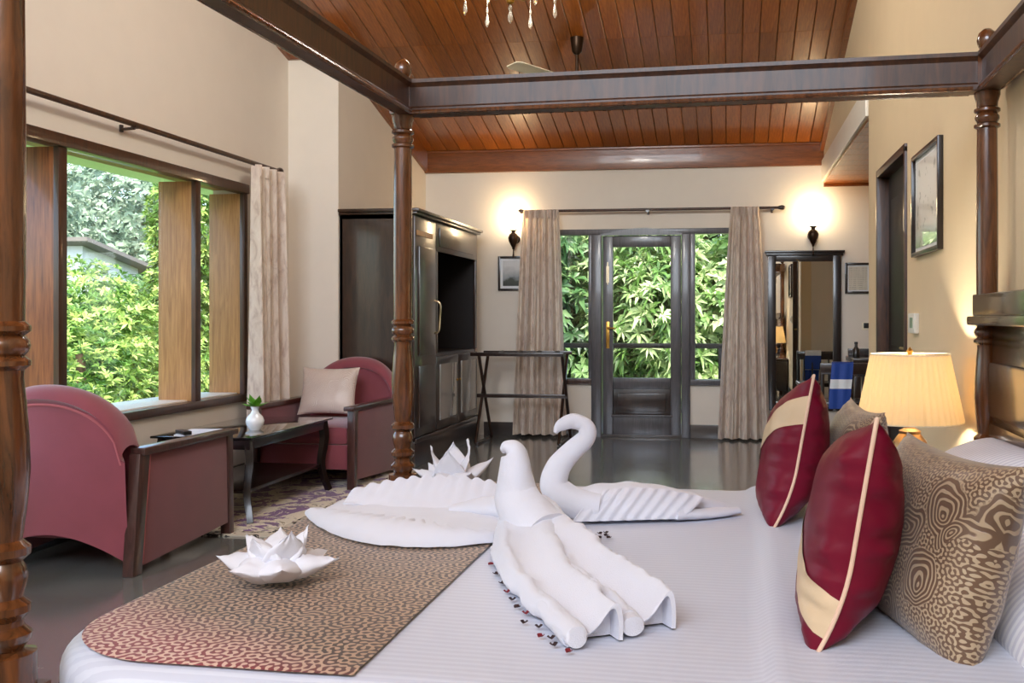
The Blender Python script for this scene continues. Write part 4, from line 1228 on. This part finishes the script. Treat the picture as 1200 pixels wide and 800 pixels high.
# rug, coffee table
rg = thing('area_rug', (-2.87, 5.75, 0.0), 'purple and cream floral rug under the coffee table', 'rug')
part('field', MB().span((-3.27, 4.95, 0.001), (-2.44, 7.0, 0.010)), 'rug_wool', rg, bevel=0.003)
mb = MB()
for a, b_ in (((-3.37, 4.85), (-3.27, 7.1)), ((-2.44, 4.85), (-2.33, 7.1)), ((-3.27, 4.85), (-2.44, 4.95)), ((-3.27, 7.0), (-2.44, 7.1))):
    mb.span((a[0], a[1], 0.001), (b_[0], b_[1], 0.009))
part('border', mb, 'rug_border_wool', rg, smooth=False)

ct = thing('coffee_table', (-2.93, 5.66, 0), 'black glossy coffee table with glass top between the two armchairs', 'table')
TX0, TX1, TY0, TY1 = -3.24, -2.63, 5.10, 6.22
part('table_frame', MB().span((TX0 + 0.03, TY0 + 0.03, 0.42), (TX1 - 0.03, TY1 - 0.03, 0.475)), 'frame_black_wood', ct, bevel=0.004)
part('glass_top', MB().span((TX0, TY0, 0.478), (TX1, TY1, 0.492)), 'table_glass', ct, bevel=0.005)
part('shelf', MB().span((TX0 + 0.06, TY0 + 0.06, 0.17), (TX1 - 0.06, TY1 - 0.06, 0.19)), 'frame_black_wood', ct, bevel=0.004)
for sx_, x in ((-1, TX0 + 0.05), (1, TX1 - 0.05)):
    for sy_, y in ((-1, TY0 + 0.06), (1, TY1 - 0.06)):
        pth = smooth_path([(x, y, 0.475), (x + sx_ * 0.012, y + sy_ * 0.006, 0.36), (x - sx_ * 0.008, y, 0.18), (x + sx_ * 0.03, y + sy_ * 0.035, 0.012)], 6)
        part('leg', MB().tube(pth, [0.034 - 0.0006 * k for k in range(len(pth))], 4, sec=[(1, 1), (-1, 1), (-1, -1), (1, -1)] and None), 'frame_black_wood', ct, angle=50)
vs = thing('flower_vase', (-2.80, 5.47, 0.492), 'small white porcelain vase with green sprigs on the coffee table', 'vase')
part('body', MB().lathe([(0.030, 0.0), (0.034, 0.006), (0.050, 0.035), (0.054, 0.055), (0.044, 0.08), (0.024, 0.10), (0.019, 0.12), (0.027, 0.14), (0.024, 0.14), (0.016, 0.12), (0.016, 0.10)], 26), 'porcelain', vs, local=True)
mb = MB(); rr_ = random.Random(4)
for k in range(26):
    a = rr_.uniform(0, 2 * PI); e = rr_.uniform(0.1, 1.2); L = rr_.uniform(0.05, 0.095)
    d = Vector((math.cos(a) * math.cos(e), math.sin(a) * math.cos(e), math.sin(e)))
    p0 = Vector((0, 0, 0.135)); p1 = p0 + d * L
    s_ = d.cross(Vector((0, 0, 1))).normalized() * L * 0.28
    mb.add([p0, (p0 + p1) / 2 + s_, p1, (p0 + p1) / 2 - s_, (p0 + p1) / 2 + Vector((0, 0, 0.006))], [(0, 1, 4), (1, 2, 4), (0, 4, 3), (4, 2, 3)])
o = part('sprigs', mb, 'leaf_small', vs, local=True, fix=False)
mg = thing('magazine', (-3.02, 5.26, 0.492), 'white magazine lying on the coffee table behind the near armchair', 'magazine')
part('pages', MB().box((-3.02, 5.26, 0.497), (0.21, 0.28, 0.008), (0, 0, 0.2)), 'paper_white', mg, smooth=False)
part('cover', MB().box((-3.02, 5.26, 0.502), (0.214, 0.284, 0.001), (0, 0, 0.2)), 'paper_white', mg, smooth=False)
ph = part('remote_control', MB().box((-3.06, 5.14, 0.513), (0.045, 0.13, 0.02), (0, 0, 0.9)), 'black_plastic', bevel=0.004)
tag(ph, 'small black remote control lying on the white magazine', 'remote control')

# ------------------------------------------------------------------ wardrobe
wd = thing('wardrobe', (-2.71, 8.18, 0), 'dark wooden wardrobe with open dark niche against the left wall', 'wardrobe')
WX0, WX1, Y0, Y1, ZT_ = XJ + 0.005, -2.405, 7.24, 9.12, 1.955
mb = MB()
mb.span((WX0, Y0, 0.0), (WX1 - 0.02, Y0 + 0.03, ZT_)).span((WX0, Y1 - 0.03, 0.0), (WX1 - 0.02, Y1, ZT_)).span((WX0, 7.79, 0.2), (WX1 - 0.02, 7.81, ZT_))
mb.span((WX0, Y0, 0.0), (WX0 + 0.02, Y1, ZT_)).span((WX0, Y0, ZT_ - 0.03), (WX1 - 0.02, Y1, ZT_)).span((WX0, Y0, 0.2), (WX1 - 0.02, Y1, 0.23)).span((WX0, 7.8, 0.835), (WX1 - 0.02, Y1, 0.86))
part('carcass', mb, 'wardrobe_wood', wd, smooth=False)
part('plinth', MB().span((WX0, Y0 + 0.005, 0.0), (WX1, Y1 - 0.005, 0.2)).span((WX1, Y0, 0.19), (WX1 + 0.018, Y1, 0.225)), 'wardrobe_wood', wd, bevel=0.005)
part('cornice', MB().span((WX0, Y0 - 0.03, ZT_), (WX1 + 0.03, Y1 + 0.02, ZT_ + 0.02)).span((WX0, Y0 - 0.05, ZT_ + 0.02), (WX1 + 0.05, Y1 + 0.04, ZT_ + 0.045)), 'wardrobe_wood', wd, bevel=0.006)
dl = part('door', MB().span((WX1 - 0.02, Y0 + 0.01, 0.23), (WX1, 7.795, ZT_ - 0.005)), 'wardrobe_wood', wd, bevel=0.004)
for za, zb in ((0.30, 0.78), (0.86, 1.72)):
    part('panel', MB().span((WX1 - 0.002, Y0 + 0.09, za), (WX1 + 0.014, 7.71, zb)), 'wardrobe_wood', dl, bevel=0.01)
part('inlay', MB().span((WX1 - 0.002, Y0 + 0.05, 1.80), (WX1 + 0.006, 7.70, 1.84)), 'lining_wood', dl, smooth=False)
part('handle', MB().tube(smooth_path([(WX1, 7.74, 1.30), (WX1 + 0.05, 7.745, 1.27), (WX1 + 0.045, 7.75, 1.15), (WX1 + 0.04, 7.735, 1.05), (WX1, 7.735, 1.03)], 5), 0.009, 8), 'pale_metal', dl)
ub = part('frieze', MB().span((WX1 - 0.02, 7.805, 1.71), (WX1, Y1 - 0.005, ZT_ - 0.005)), 'wardrobe_wood', wd, bevel=0.003)
part('panel', MB().span((WX1 - 0.002, 7.88, 1.75), (WX1 + 0.01, 8.95, 1.91)), 'wardrobe_wood', ub, bevel=0.01)
part('stile', MB().span((WX1 - 0.02, 7.805, 0.86), (WX1, 7.85, 1.71)).span((WX1 - 0.02, 9.05, 0.86), (WX1, Y1 - 0.005, 1.71)), 'wardrobe_wood', wd, bevel=0.003)
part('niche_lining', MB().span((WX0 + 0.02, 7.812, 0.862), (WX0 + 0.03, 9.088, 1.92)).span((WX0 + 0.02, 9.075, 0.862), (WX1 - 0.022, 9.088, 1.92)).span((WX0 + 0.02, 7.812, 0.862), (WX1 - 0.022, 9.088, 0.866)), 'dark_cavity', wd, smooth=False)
for a, b_ in ((7.81, 8.46), (8.465, 9.115)):
    d = part('door', MB().span((WX1 - 0.02, a, 0.23), (WX1, b_, 0.835)), 'wardrobe_wood', wd, bevel=0.003)
    part('panel', MB().span((WX1 - 0.002, a + 0.08, 0.30), (WX1 + 0.012, b_ - 0.08, 0.77)), 'panel_reflection_grey', d, bevel=0.01)
    part('knob', MB().lathe([(0.006, 0), (0.012, 0.014), (0.0, 0.02)], 10, (WX1 + 0.005, (b_ - 0.04) if a < 8 else (a + 0.04), 0.6)), 'brass', d)

# luggage rack
lr = thing('luggage_rack', (-1.84, 8.93, 0), 'dark folding luggage rack in front of the back wall curtain', 'luggage rack')
LX0, LX1 = -2.30, -1.53
for x in (LX0, LX1):
    part('leg', MB().tube([(x, 8.66, 0.012), (x, 9.14, 0.82)], 0.015, 8), 'dark_wood', lr)
    part('leg', MB().tube([(x + 0.032, 9.14, 0.012), (x + 0.032, 8.66, 0.82)], 0.015, 8), 'dark_wood', lr)
    part('foot_bar', MB().box((x + 0.016, 8.9, 0.012), (0.03, 0.52, 0.022)), 'dark_wood', lr, bevel=0.004)
for y, z in ((8.66, 0.825), (9.14, 0.825), (8.89, 0.43)):
    part('rail', MB().box(((LX0 + LX1) / 2, y, z), (LX1 - LX0 + 0.09, 0.034, 0.034)), 'dark_wood', lr, bevel=0.005)
for k in range(4):
    x = LX0 + 0.14 + k * 0.18
    part('strap', MB().tube(smooth_path([(x, 8.66, 0.842), (x, 8.9, 0.80), (x, 9.14, 0.842)], 6), 0.004, 4, 6.0), 'black_plastic', lr)

# ------------------------------------------------------------------ curtains and rods
def curtain(name, p0, p1, out, z0, z1, folds, label, flare=0.12, gather=0.82, amp=0.04, shift=0.0, seed=0):
    """cloth between plan points p0,p1 (at the top), out = direction into the room"""
    p0, p1, out = Vector(p0), Vector(p1), Vector(out)
    t = thing(name, ((p0.x + p1.x) / 2, (p0.y + p1.y) / 2, z0), label, 'curtain')
    mid = (p0 + p1) / 2; ax = (p1 - p0)
    def fn(u, v):
        k = 1.0 + flare * (1 - v) ** 0.8
        s_ = (u - 0.5) * k
        w_ = amp * (0.55 + 0.6 * (1 - v)) * math.sin(2 * PI * folds * u + 0.5 * math.sin(5 * u + seed) + 0.25 * math.sin(v * 3 + u * 9))
        w_ += 0.35 * amp * math.sin(2 * PI * folds * 2.3 * u + seed + v)
        q = mid + ax * s_ + out * (w_ + amp) + ax * (shift * (1 - v) + 0.03 * (1 - v) * math.sin(u * 7 + seed) / 3)
        return (q.x, q.y, z0 + (z1 - z0) * v)
    part('cloth', MB().grid(fn, 150, 16), 'curtain_cloth', t, angle=80)
    def head(u, v):
        q = mid + ax * (u - 0.5) * 0.99 + out * (amp + 0.6 * amp * math.sin(2 * PI * folds * u) + 0.006)
        return (q.x, q.y, z1 - 0.07 + 0.08 * v)
    part('heading', MB().grid(head, 110, 4), 'curtain_cloth', t, angle=80)
    return t
def rod(p0, p1, r, brackets, label, wall_dir, bs=1.0):
    t = thing('curtain_rod', p0, label, 'curtain rod')
    part('pole', MB().tube([p0, p1], r, 12), 'bed_wood', t)
    for e, d in ((p0, -1), (p1, 1)):
        ax = (Vector(p1) - Vector(p0)).normalized() * d
        e = Vector(e)
        part('finial', MB().tube([e - ax * 0.01, e + ax * 0.01, e + ax * 0.03, e + ax * 0.05, e + ax * 0.06], [r, r * 1.6, r * 1.9, r * 1.4, r * 0.4], 12), 'dark_wood', t)
    for b_ in brackets:
        b_ = Vector(b_); wv = Vector(wall_dir)
        part('bracket', MB().tube([b_ - Vector((0, 0, 0.02)), b_ - Vector((0, 0, 0.025)) + wv], 0.009, 8).tube([b_ + wv * 0.93 - Vector((0, 0, 0.04)), b_ + wv * 0.93 + Vector((0, 0, 0.0))], 0.012, 8).box(b_ - Vector((0, 0, 0.014)), (0.03, 0.03, 0.016)), 'dark_wood', t)
    return t
rod((-1.99, 9.31, 2.195), (0.46, 9.31, 2.195), 0.013, [(-1.93, 9.31, 2.195), (-0.78, 9.31, 2.195), (0.40, 9.31, 2.195)], 'dark curtain rod above the garden door on the back wall', (0, 0.1, 0))
curtain('curtain', (-1.975, 9.29, 0), (-1.63, 9.29, 0), (0, -1, 0), 0.03, 2.19, 5.5, 'grey beige curtain left of the garden door behind the luggage rack', flare=0.5, shift=-0.06, seed=1, amp=0.045)
curtain('curtain', (0.01, 9.29, 0), (0.275, 9.29, 0), (0, -1, 0), 0.02, 2.19, 4.5, 'grey beige curtain between the garden door and the mirror', flare=0.85, shift=-0.03, seed=3, amp=0.045)
rod((XL + 0.09, 2.3, 2.25), (XL + 0.09, 6.86, 2.25), 0.016, [(XL + 0.09, 2.6, 2.25), (XL + 0.09, 5.10, 2.25), (XL + 0.09, 6.70, 2.25)], 'long dark curtain rod above the left window', (-0.09, 0, 0), 0.6)
curtain('curtain', (XL + 0.085, 6.38, 0), (XL + 0.085, 6.84, 0), (1, 0, 0), 0.03, 2.215, 4.0, 'pale striped curtain drawn to the end of the left window', flare=0.14, seed=5, amp=0.062)

# ------------------------------------------------------------------ wall lamps, mirror, pictures, switches
def sconce(x, label, power):
    t = thing('wall_sconce', (x, YB, 1.98), label, 'wall lamp', group='wall sconces')
    part('back_plate', MB().tube([(0, 0, -0.05), (0, -0.018, -0.05)], 0.045, 18, up=(0, 0, 1)), 'bronze', t, local=True)
    part('arm', MB().tube(smooth_path([(0, -0.015, -0.05), (0, -0.06, -0.10), (0, -0.105, -0.085), (0, -0.11, -0.03)], 6), 0.008, 8), 'bronze', t, local=True)
    part('urn', MB().lathe([(0.0, -0.16), (0.010, -0.155), (0.014, -0.135), (0.024, -0.12), (0.046, -0.075), (0.052, -0.04), (0.040, -0.01), (0.02, 0.005), (0.018, 0.02), (0.034, 0.03), (0.036, 0.036), (0.015, 0.04)], 20, (0, -0.11, 0)), 'bronze', t, local=True)
    part('drop', MB().lathe([(0.0, -0.24), (0.012, -0.225), (0.007, -0.20), (0.005, -0.16)], 10, (0, -0.11, 0)), 'bronze', t, local=True)
    part('glass_shade', MB().lathe([(0.022, 0.038), (0.035, 0.055), (0.045, 0.085), (0.047, 0.115), (0.055, 0.15)], 20, (0, -0.11, 0)), 'bulb_glow', t, local=True)
    light('sconce_light', 'POINT', (0, -0.11, 0.19), power, (1.0, 0.72, 0.40), size=0.05, parent=t)
    return t
sconce(-2.09, 'lit bronze wall sconce between wardrobe and left curtain', 6)
sconce(0.775, 'lit bronze wall sconce above the tall mirror', 6)

mr = thing('wall_mirror', (0.70, YB, 0.28), 'tall dark framed mirror with cornice on the back wall', 'mirror')
mx0, mx1, mz0, mz1 = 0.36, 1.04, 0.28, 1.77
part('frame', MB().span((mx0, YB - 0.04, mz0), (mx0 + 0.075, YB, mz1)).span((mx1 - 0.075, YB - 0.04, mz0), (mx1, YB, mz1)).span((mx0 + 0.075, YB - 0.04, mz0), (mx1 - 0.075, YB, mz0 + 0.08)).span((mx0 + 0.075, YB - 0.04, mz1 - 0.08), (mx1 - 0.075, YB, mz1)), 'frame_black_wood', mr, bevel=0.006)
part('cornice', MB().span((mx0 - 0.03, YB - 0.07, mz1), (mx1 + 0.03, YB, mz1 + 0.022)).span((mx0 - 0.015, YB - 0.055, mz1 - 0.025), (mx1 + 0.015, YB, mz1)), 'frame_black_wood', mr, bevel=0.004)
part('mirror_glass', MB().span((mx0 + 0.07, YB - 0.018, mz0 + 0.075), (mx1 - 0.07, YB - 0.012, mz1 - 0.075)), 'mirror_glass', mr, smooth=False)

def picture(name, c, w, h, axis, fw, label, art, matw=0.0, fmat='frame_black_wood'):
    t = thing(name, c, label, 'picture')
    d = 0.024
    def sp_(a0, a1, z0, z1, d0, d1):
        if axis == 'y':   # on the back wall, facing -Y
            return (a0, -d1, z0), (a1, -d0, z1)
        return (-d1, a0, z0), (-d0, a1, z1)
    mb = MB()
    for a0, a1, z0, z1 in ((-w / 2, -w / 2 + fw, 0, h), (w / 2 - fw, w / 2, 0, h), (-w / 2 + fw, w / 2 - fw, 0, fw), (-w / 2 + fw, w / 2 - fw, h - fw, h)):
        mb.span(*sp_(a0, a1, z0, z1, 0, d))
    part('frame', mb, fmat, t, local=True, bevel=0.003)
    if matw:
        part('mount', MB().span(*sp_(-w / 2 + fw, w / 2 - fw, fw, h - fw, 0.001, 0.006)), 'paper_white', t, local=True, smooth=False)
    f_ = fw + matw
    pr = part('print', MB().span(*sp_(-w / 2 + f_, w / 2 - f_, f_, h - f_, 0.002, 0.009)), art, t, local=True, smooth=False)
    return t
picture('framed_picture', (-2.13, YB, 1.425), 0.27, 0.34, 'y', 0.022, 'small framed grey landscape picture beside the left curtain', 'print_landscape', 0.025)
picture('framed_document', (1.197, YB, 1.385), 0.24, 0.29, 'y', 0.022, 'small black framed document to the right of the mirror', 'print_document', 0.012)
picture('framed_picture', (XR, 4.50, 1.445), 0.60, 0.475, 'x', 0.02, 'large black framed print on the right wall, green reflection painted in', 'print_reflection', 0.02)

th = thing('thermostat', (XR, 4.80, 1.085), 'white wall thermostat below the right wall picture', 'thermostat')
part('case', MB().box((XR - 0.012, 4.80, 1.133), (0.024, 0.16, 0.095)), 'switch_white', th, bevel=0.005)
part('screen', MB().box((XR - 0.0245, 4.79, 1.135), (0.002, 0.07, 0.05)), 'screen_grey', th, smooth=False)
sw_ = thing('light_switch', (1.275, YB, 1.045), 'small dark switch plate on the back wall under the framed document', 'switch')
part('plate', MB().box((1.275, YB - 0.005, 1.08), (0.085, 0.01, 0.07)), 'cream_plastic', sw_, bevel=0.003)
part('rocker', MB().box((1.275, YB - 0.012, 1.085), (0.055, 0.008, 0.05)), 'black_plastic', sw_, bevel=0.003)

# desk corner in the alcove
dk = thing('desk', (1.45, 9.1, 0), 'dark wooden desk in the alcove under the framed document', 'desk')
part('top', MB().span((1.08, 8.80, 0.76), (1.94, 9.39, 0.80)), 'dark_wood', dk, bevel=0.006)
part('apron', MB().span((1.12, 8.84, 0.64), (1.90, 9.36, 0.76)), 'dark_wood', dk, bevel=0.004)
for x in (1.12, 1.88):
    for y in (8.85, 9.34):
        part('leg', MB().box((x, y, 0.32), (0.055, 0.055, 0.64)), 'dark_wood', dk, bevel=0.005)
part('gallery', MB().span((1.10, 9.35, 0.80), (1.92, 9.38, 0.87)), 'dark_wood', dk, bevel=0.004)
bt = thing('bottle', (1.135, 9.05, 0.80), 'small dark bottle on the left end of the alcove desk', 'bottle')
part('body', MB().lathe([(0.03, 0), (0.032, 0.01), (0.032, 0.07), (0.014, 0.095), (0.013, 0.12)], 16), 'frame_black_wood', bt, local=True)
part('cap', MB().lathe([(0.016, 0.12), (0.016, 0.14), (0.0, 0.141)], 14), 'black_plastic', bt, local=True)
ch = thing('desk_chair', (0.93, 8.25, 0), 'dark wooden chair with blue and white cloth over it, by the alcove', 'chair')
for x in (0.74, 1.12):
    part('rear_leg', MB().tube([(x, 8.03, 0.012), (x, 8.05, 0.45), (x, 8.0, 0.78)], [0.016, 0.019, 0.016], 8), 'dark_wood', ch)
    part('front_leg', MB().tube([(x, 8.44, 0.012), (x, 8.43, 0.45)], [0.014, 0.02], 8), 'dark_wood', ch)
part('seat', MB().box((0.93, 8.24, 0.46), (0.44, 0.46, 0.04)), 'dark_wood', ch, bevel=0.012)
part('top_rail', MB().box((0.93, 8.0, 0.75), (0.42, 0.03, 0.09)), 'dark_wood', ch, bevel=0.01)
for k in range(4):
    part('spindle', MB().tube([(0.80 + 0.087 * k, 8.045, 0.47), (0.80 + 0.087 * k, 8.005, 0.73)], 0.010, 8), 'dark_wood', ch)
cl = thing('draped_cloth', (0.90, 7.98, 0.4), 'blue and white striped cloth hanging over the desk chair back', 'cloth')
def drape(u, v, x0=0.80, w_=0.17):
    s_ = v * 0.62 - 0.2
    if s_ < 0: y, z = 8.022, 0.80 + s_
    elif s_ < 0.05: y, z = 8.022 - 0.8 * s_ - 0.002, 0.80 + 0.006
    else: y, z = 7.978, 0.80 - (s_ - 0.05)
    return (x0 + w_ * u + 0.012 * math.sin(v * 5), y - 0.006 * math.sin(u * 12) * (1 if y < 8.0 else 0), z)
for k in range(5):
    a, b_ = (0, 0.24, 0.36, 0.62, 0.74)[k], (0.24, 0.36, 0.62, 0.74, 1)[k]
    part('stripe', MB().grid(lambda u, v, a=a, b_=b_: drape(u, a + (b_ - a) * v), 10, 6), 'blue_cloth' if k % 2 == 0 else 'paper_white', cl, thick=0.003)

# ------------------------------------------------------------------ ceiling fan and chandelier
fn_ = thing('ceiling_fan', (-1.167, 7.42, 2.93), 'cream bladed ceiling fan hanging behind the far canopy rail', 'ceiling fan')
zt = zc(7.42) - 2.93
part('canopy', MB().lathe([(0.02, zt - 0.13), (0.038, zt - 0.11), (0.05, zt - 0.03), (0.052, zt)], 18), 'bronze', fn_, local=True)
part('rod', MB().lathe([(0.012, 0.08), (0.012, zt - 0.12)], 10), 'bronze', fn_, local=True)
part('motor', MB().lathe([(0.0, -0.05), (0.06, -0.045), (0.105, -0.02), (0.11, 0.02), (0.09, 0.05), (0.03, 0.065), (0.025, 0.10), (0.012, 0.11)], 24), 'bronze', fn_, local=True)
for k in range(3):
    a = R(240 + 120 * k)
    ca, sa = math.cos(a), math.sin(a)
    def blade(u, v):
        r_ = 0.18 + 0.56 * u; w_ = (0.055 + 0.012 * u) * (2 * v - 1) * (1 - max(0, u - 0.93) * 4)
        return (r_ * ca - w_ * sa, r_ * sa + w_ * ca, 0.035 + 0.18 * w_)
    part('blade', MB().grid(blade, 14, 5), 'cream_plastic', fn_, local=True, thick=0.006)
    part('blade_iron', MB().tube([(0.09 * ca, 0.09 * sa, 0.01), (0.22 * ca, 0.22 * sa, 0.03)], 0.008, 6, 2.0), 'bronze', fn_, local=True)
cd = thing('chandelier', (-1.14, 5.0, 2.70), 'chandelier with hanging crystal drops at top of the picture', 'chandelier')
zt = zc(5.0) - 2.70
part('stem', MB().lathe([(0.0, 0.10), (0.02, 0.11), (0.035, 0.16), (0.02, 0.22), (0.012, 0.30), (0.012, 0.62), (0.03, 0.66), (0.012, 0.70), (0.008, zt - 0.06), (0.05, zt - 0.04), (0.055, zt)], 18), 'brass', cd, local=True)
for k in range(6):
    a = 2 * PI * (k + 0.25) / 6
    ca, sa = math.cos(a), math.sin(a)
    am = part('arm', MB().tube(smooth_path([(0.015 * ca, 0.015 * sa, 0.26), (0.10 * ca, 0.10 * sa, 0.17), (0.19 * ca, 0.19 * sa, 0.19), (0.24 * ca, 0.24 * sa, 0.27)], 6), 0.007, 8).lathe([(0.03, 0.0), (0.034, 0.012), (0.014, 0.016), (0.012, 0.08), (0.0, 0.081)], 12, (0.24 * ca, 0.24 * sa, 0.265)), 'brass', cd, local=True)
    part('candle_bulb', MB().lathe([(0.008, 0.345), (0.014, 0.37), (0.009, 0.395), (0.0, 0.41)], 10, (0.24 * ca, 0.24 * sa, 0)), 'bulb_glow', am, local=True)
    part('crystal_drop', MB().lathe([(0.0, 0.035), (0.009, 0.05), (0.012, 0.065), (0.006, 0.10), (0.003, 0.11), (0.008, 0.13), (0.002, 0.15), (0.002, 0.26)], 8, (0.235 * ca, 0.235 * sa, 0)), 'crystal', am, local=True, smooth=False)
part('crystal_drop', MB().lathe([(0.0, 0.0), (0.011, 0.016), (0.015, 0.035), (0.006, 0.07), (0.012, 0.085), (0.004, 0.10), (0.002, 0.12)], 8), 'crystal', cd, local=True, smooth=False)
light('chandelier_light', 'POINT', (0, 0, 0.42), 85, (1.0, 0.95, 0.87), size=0.22, parent=cd)
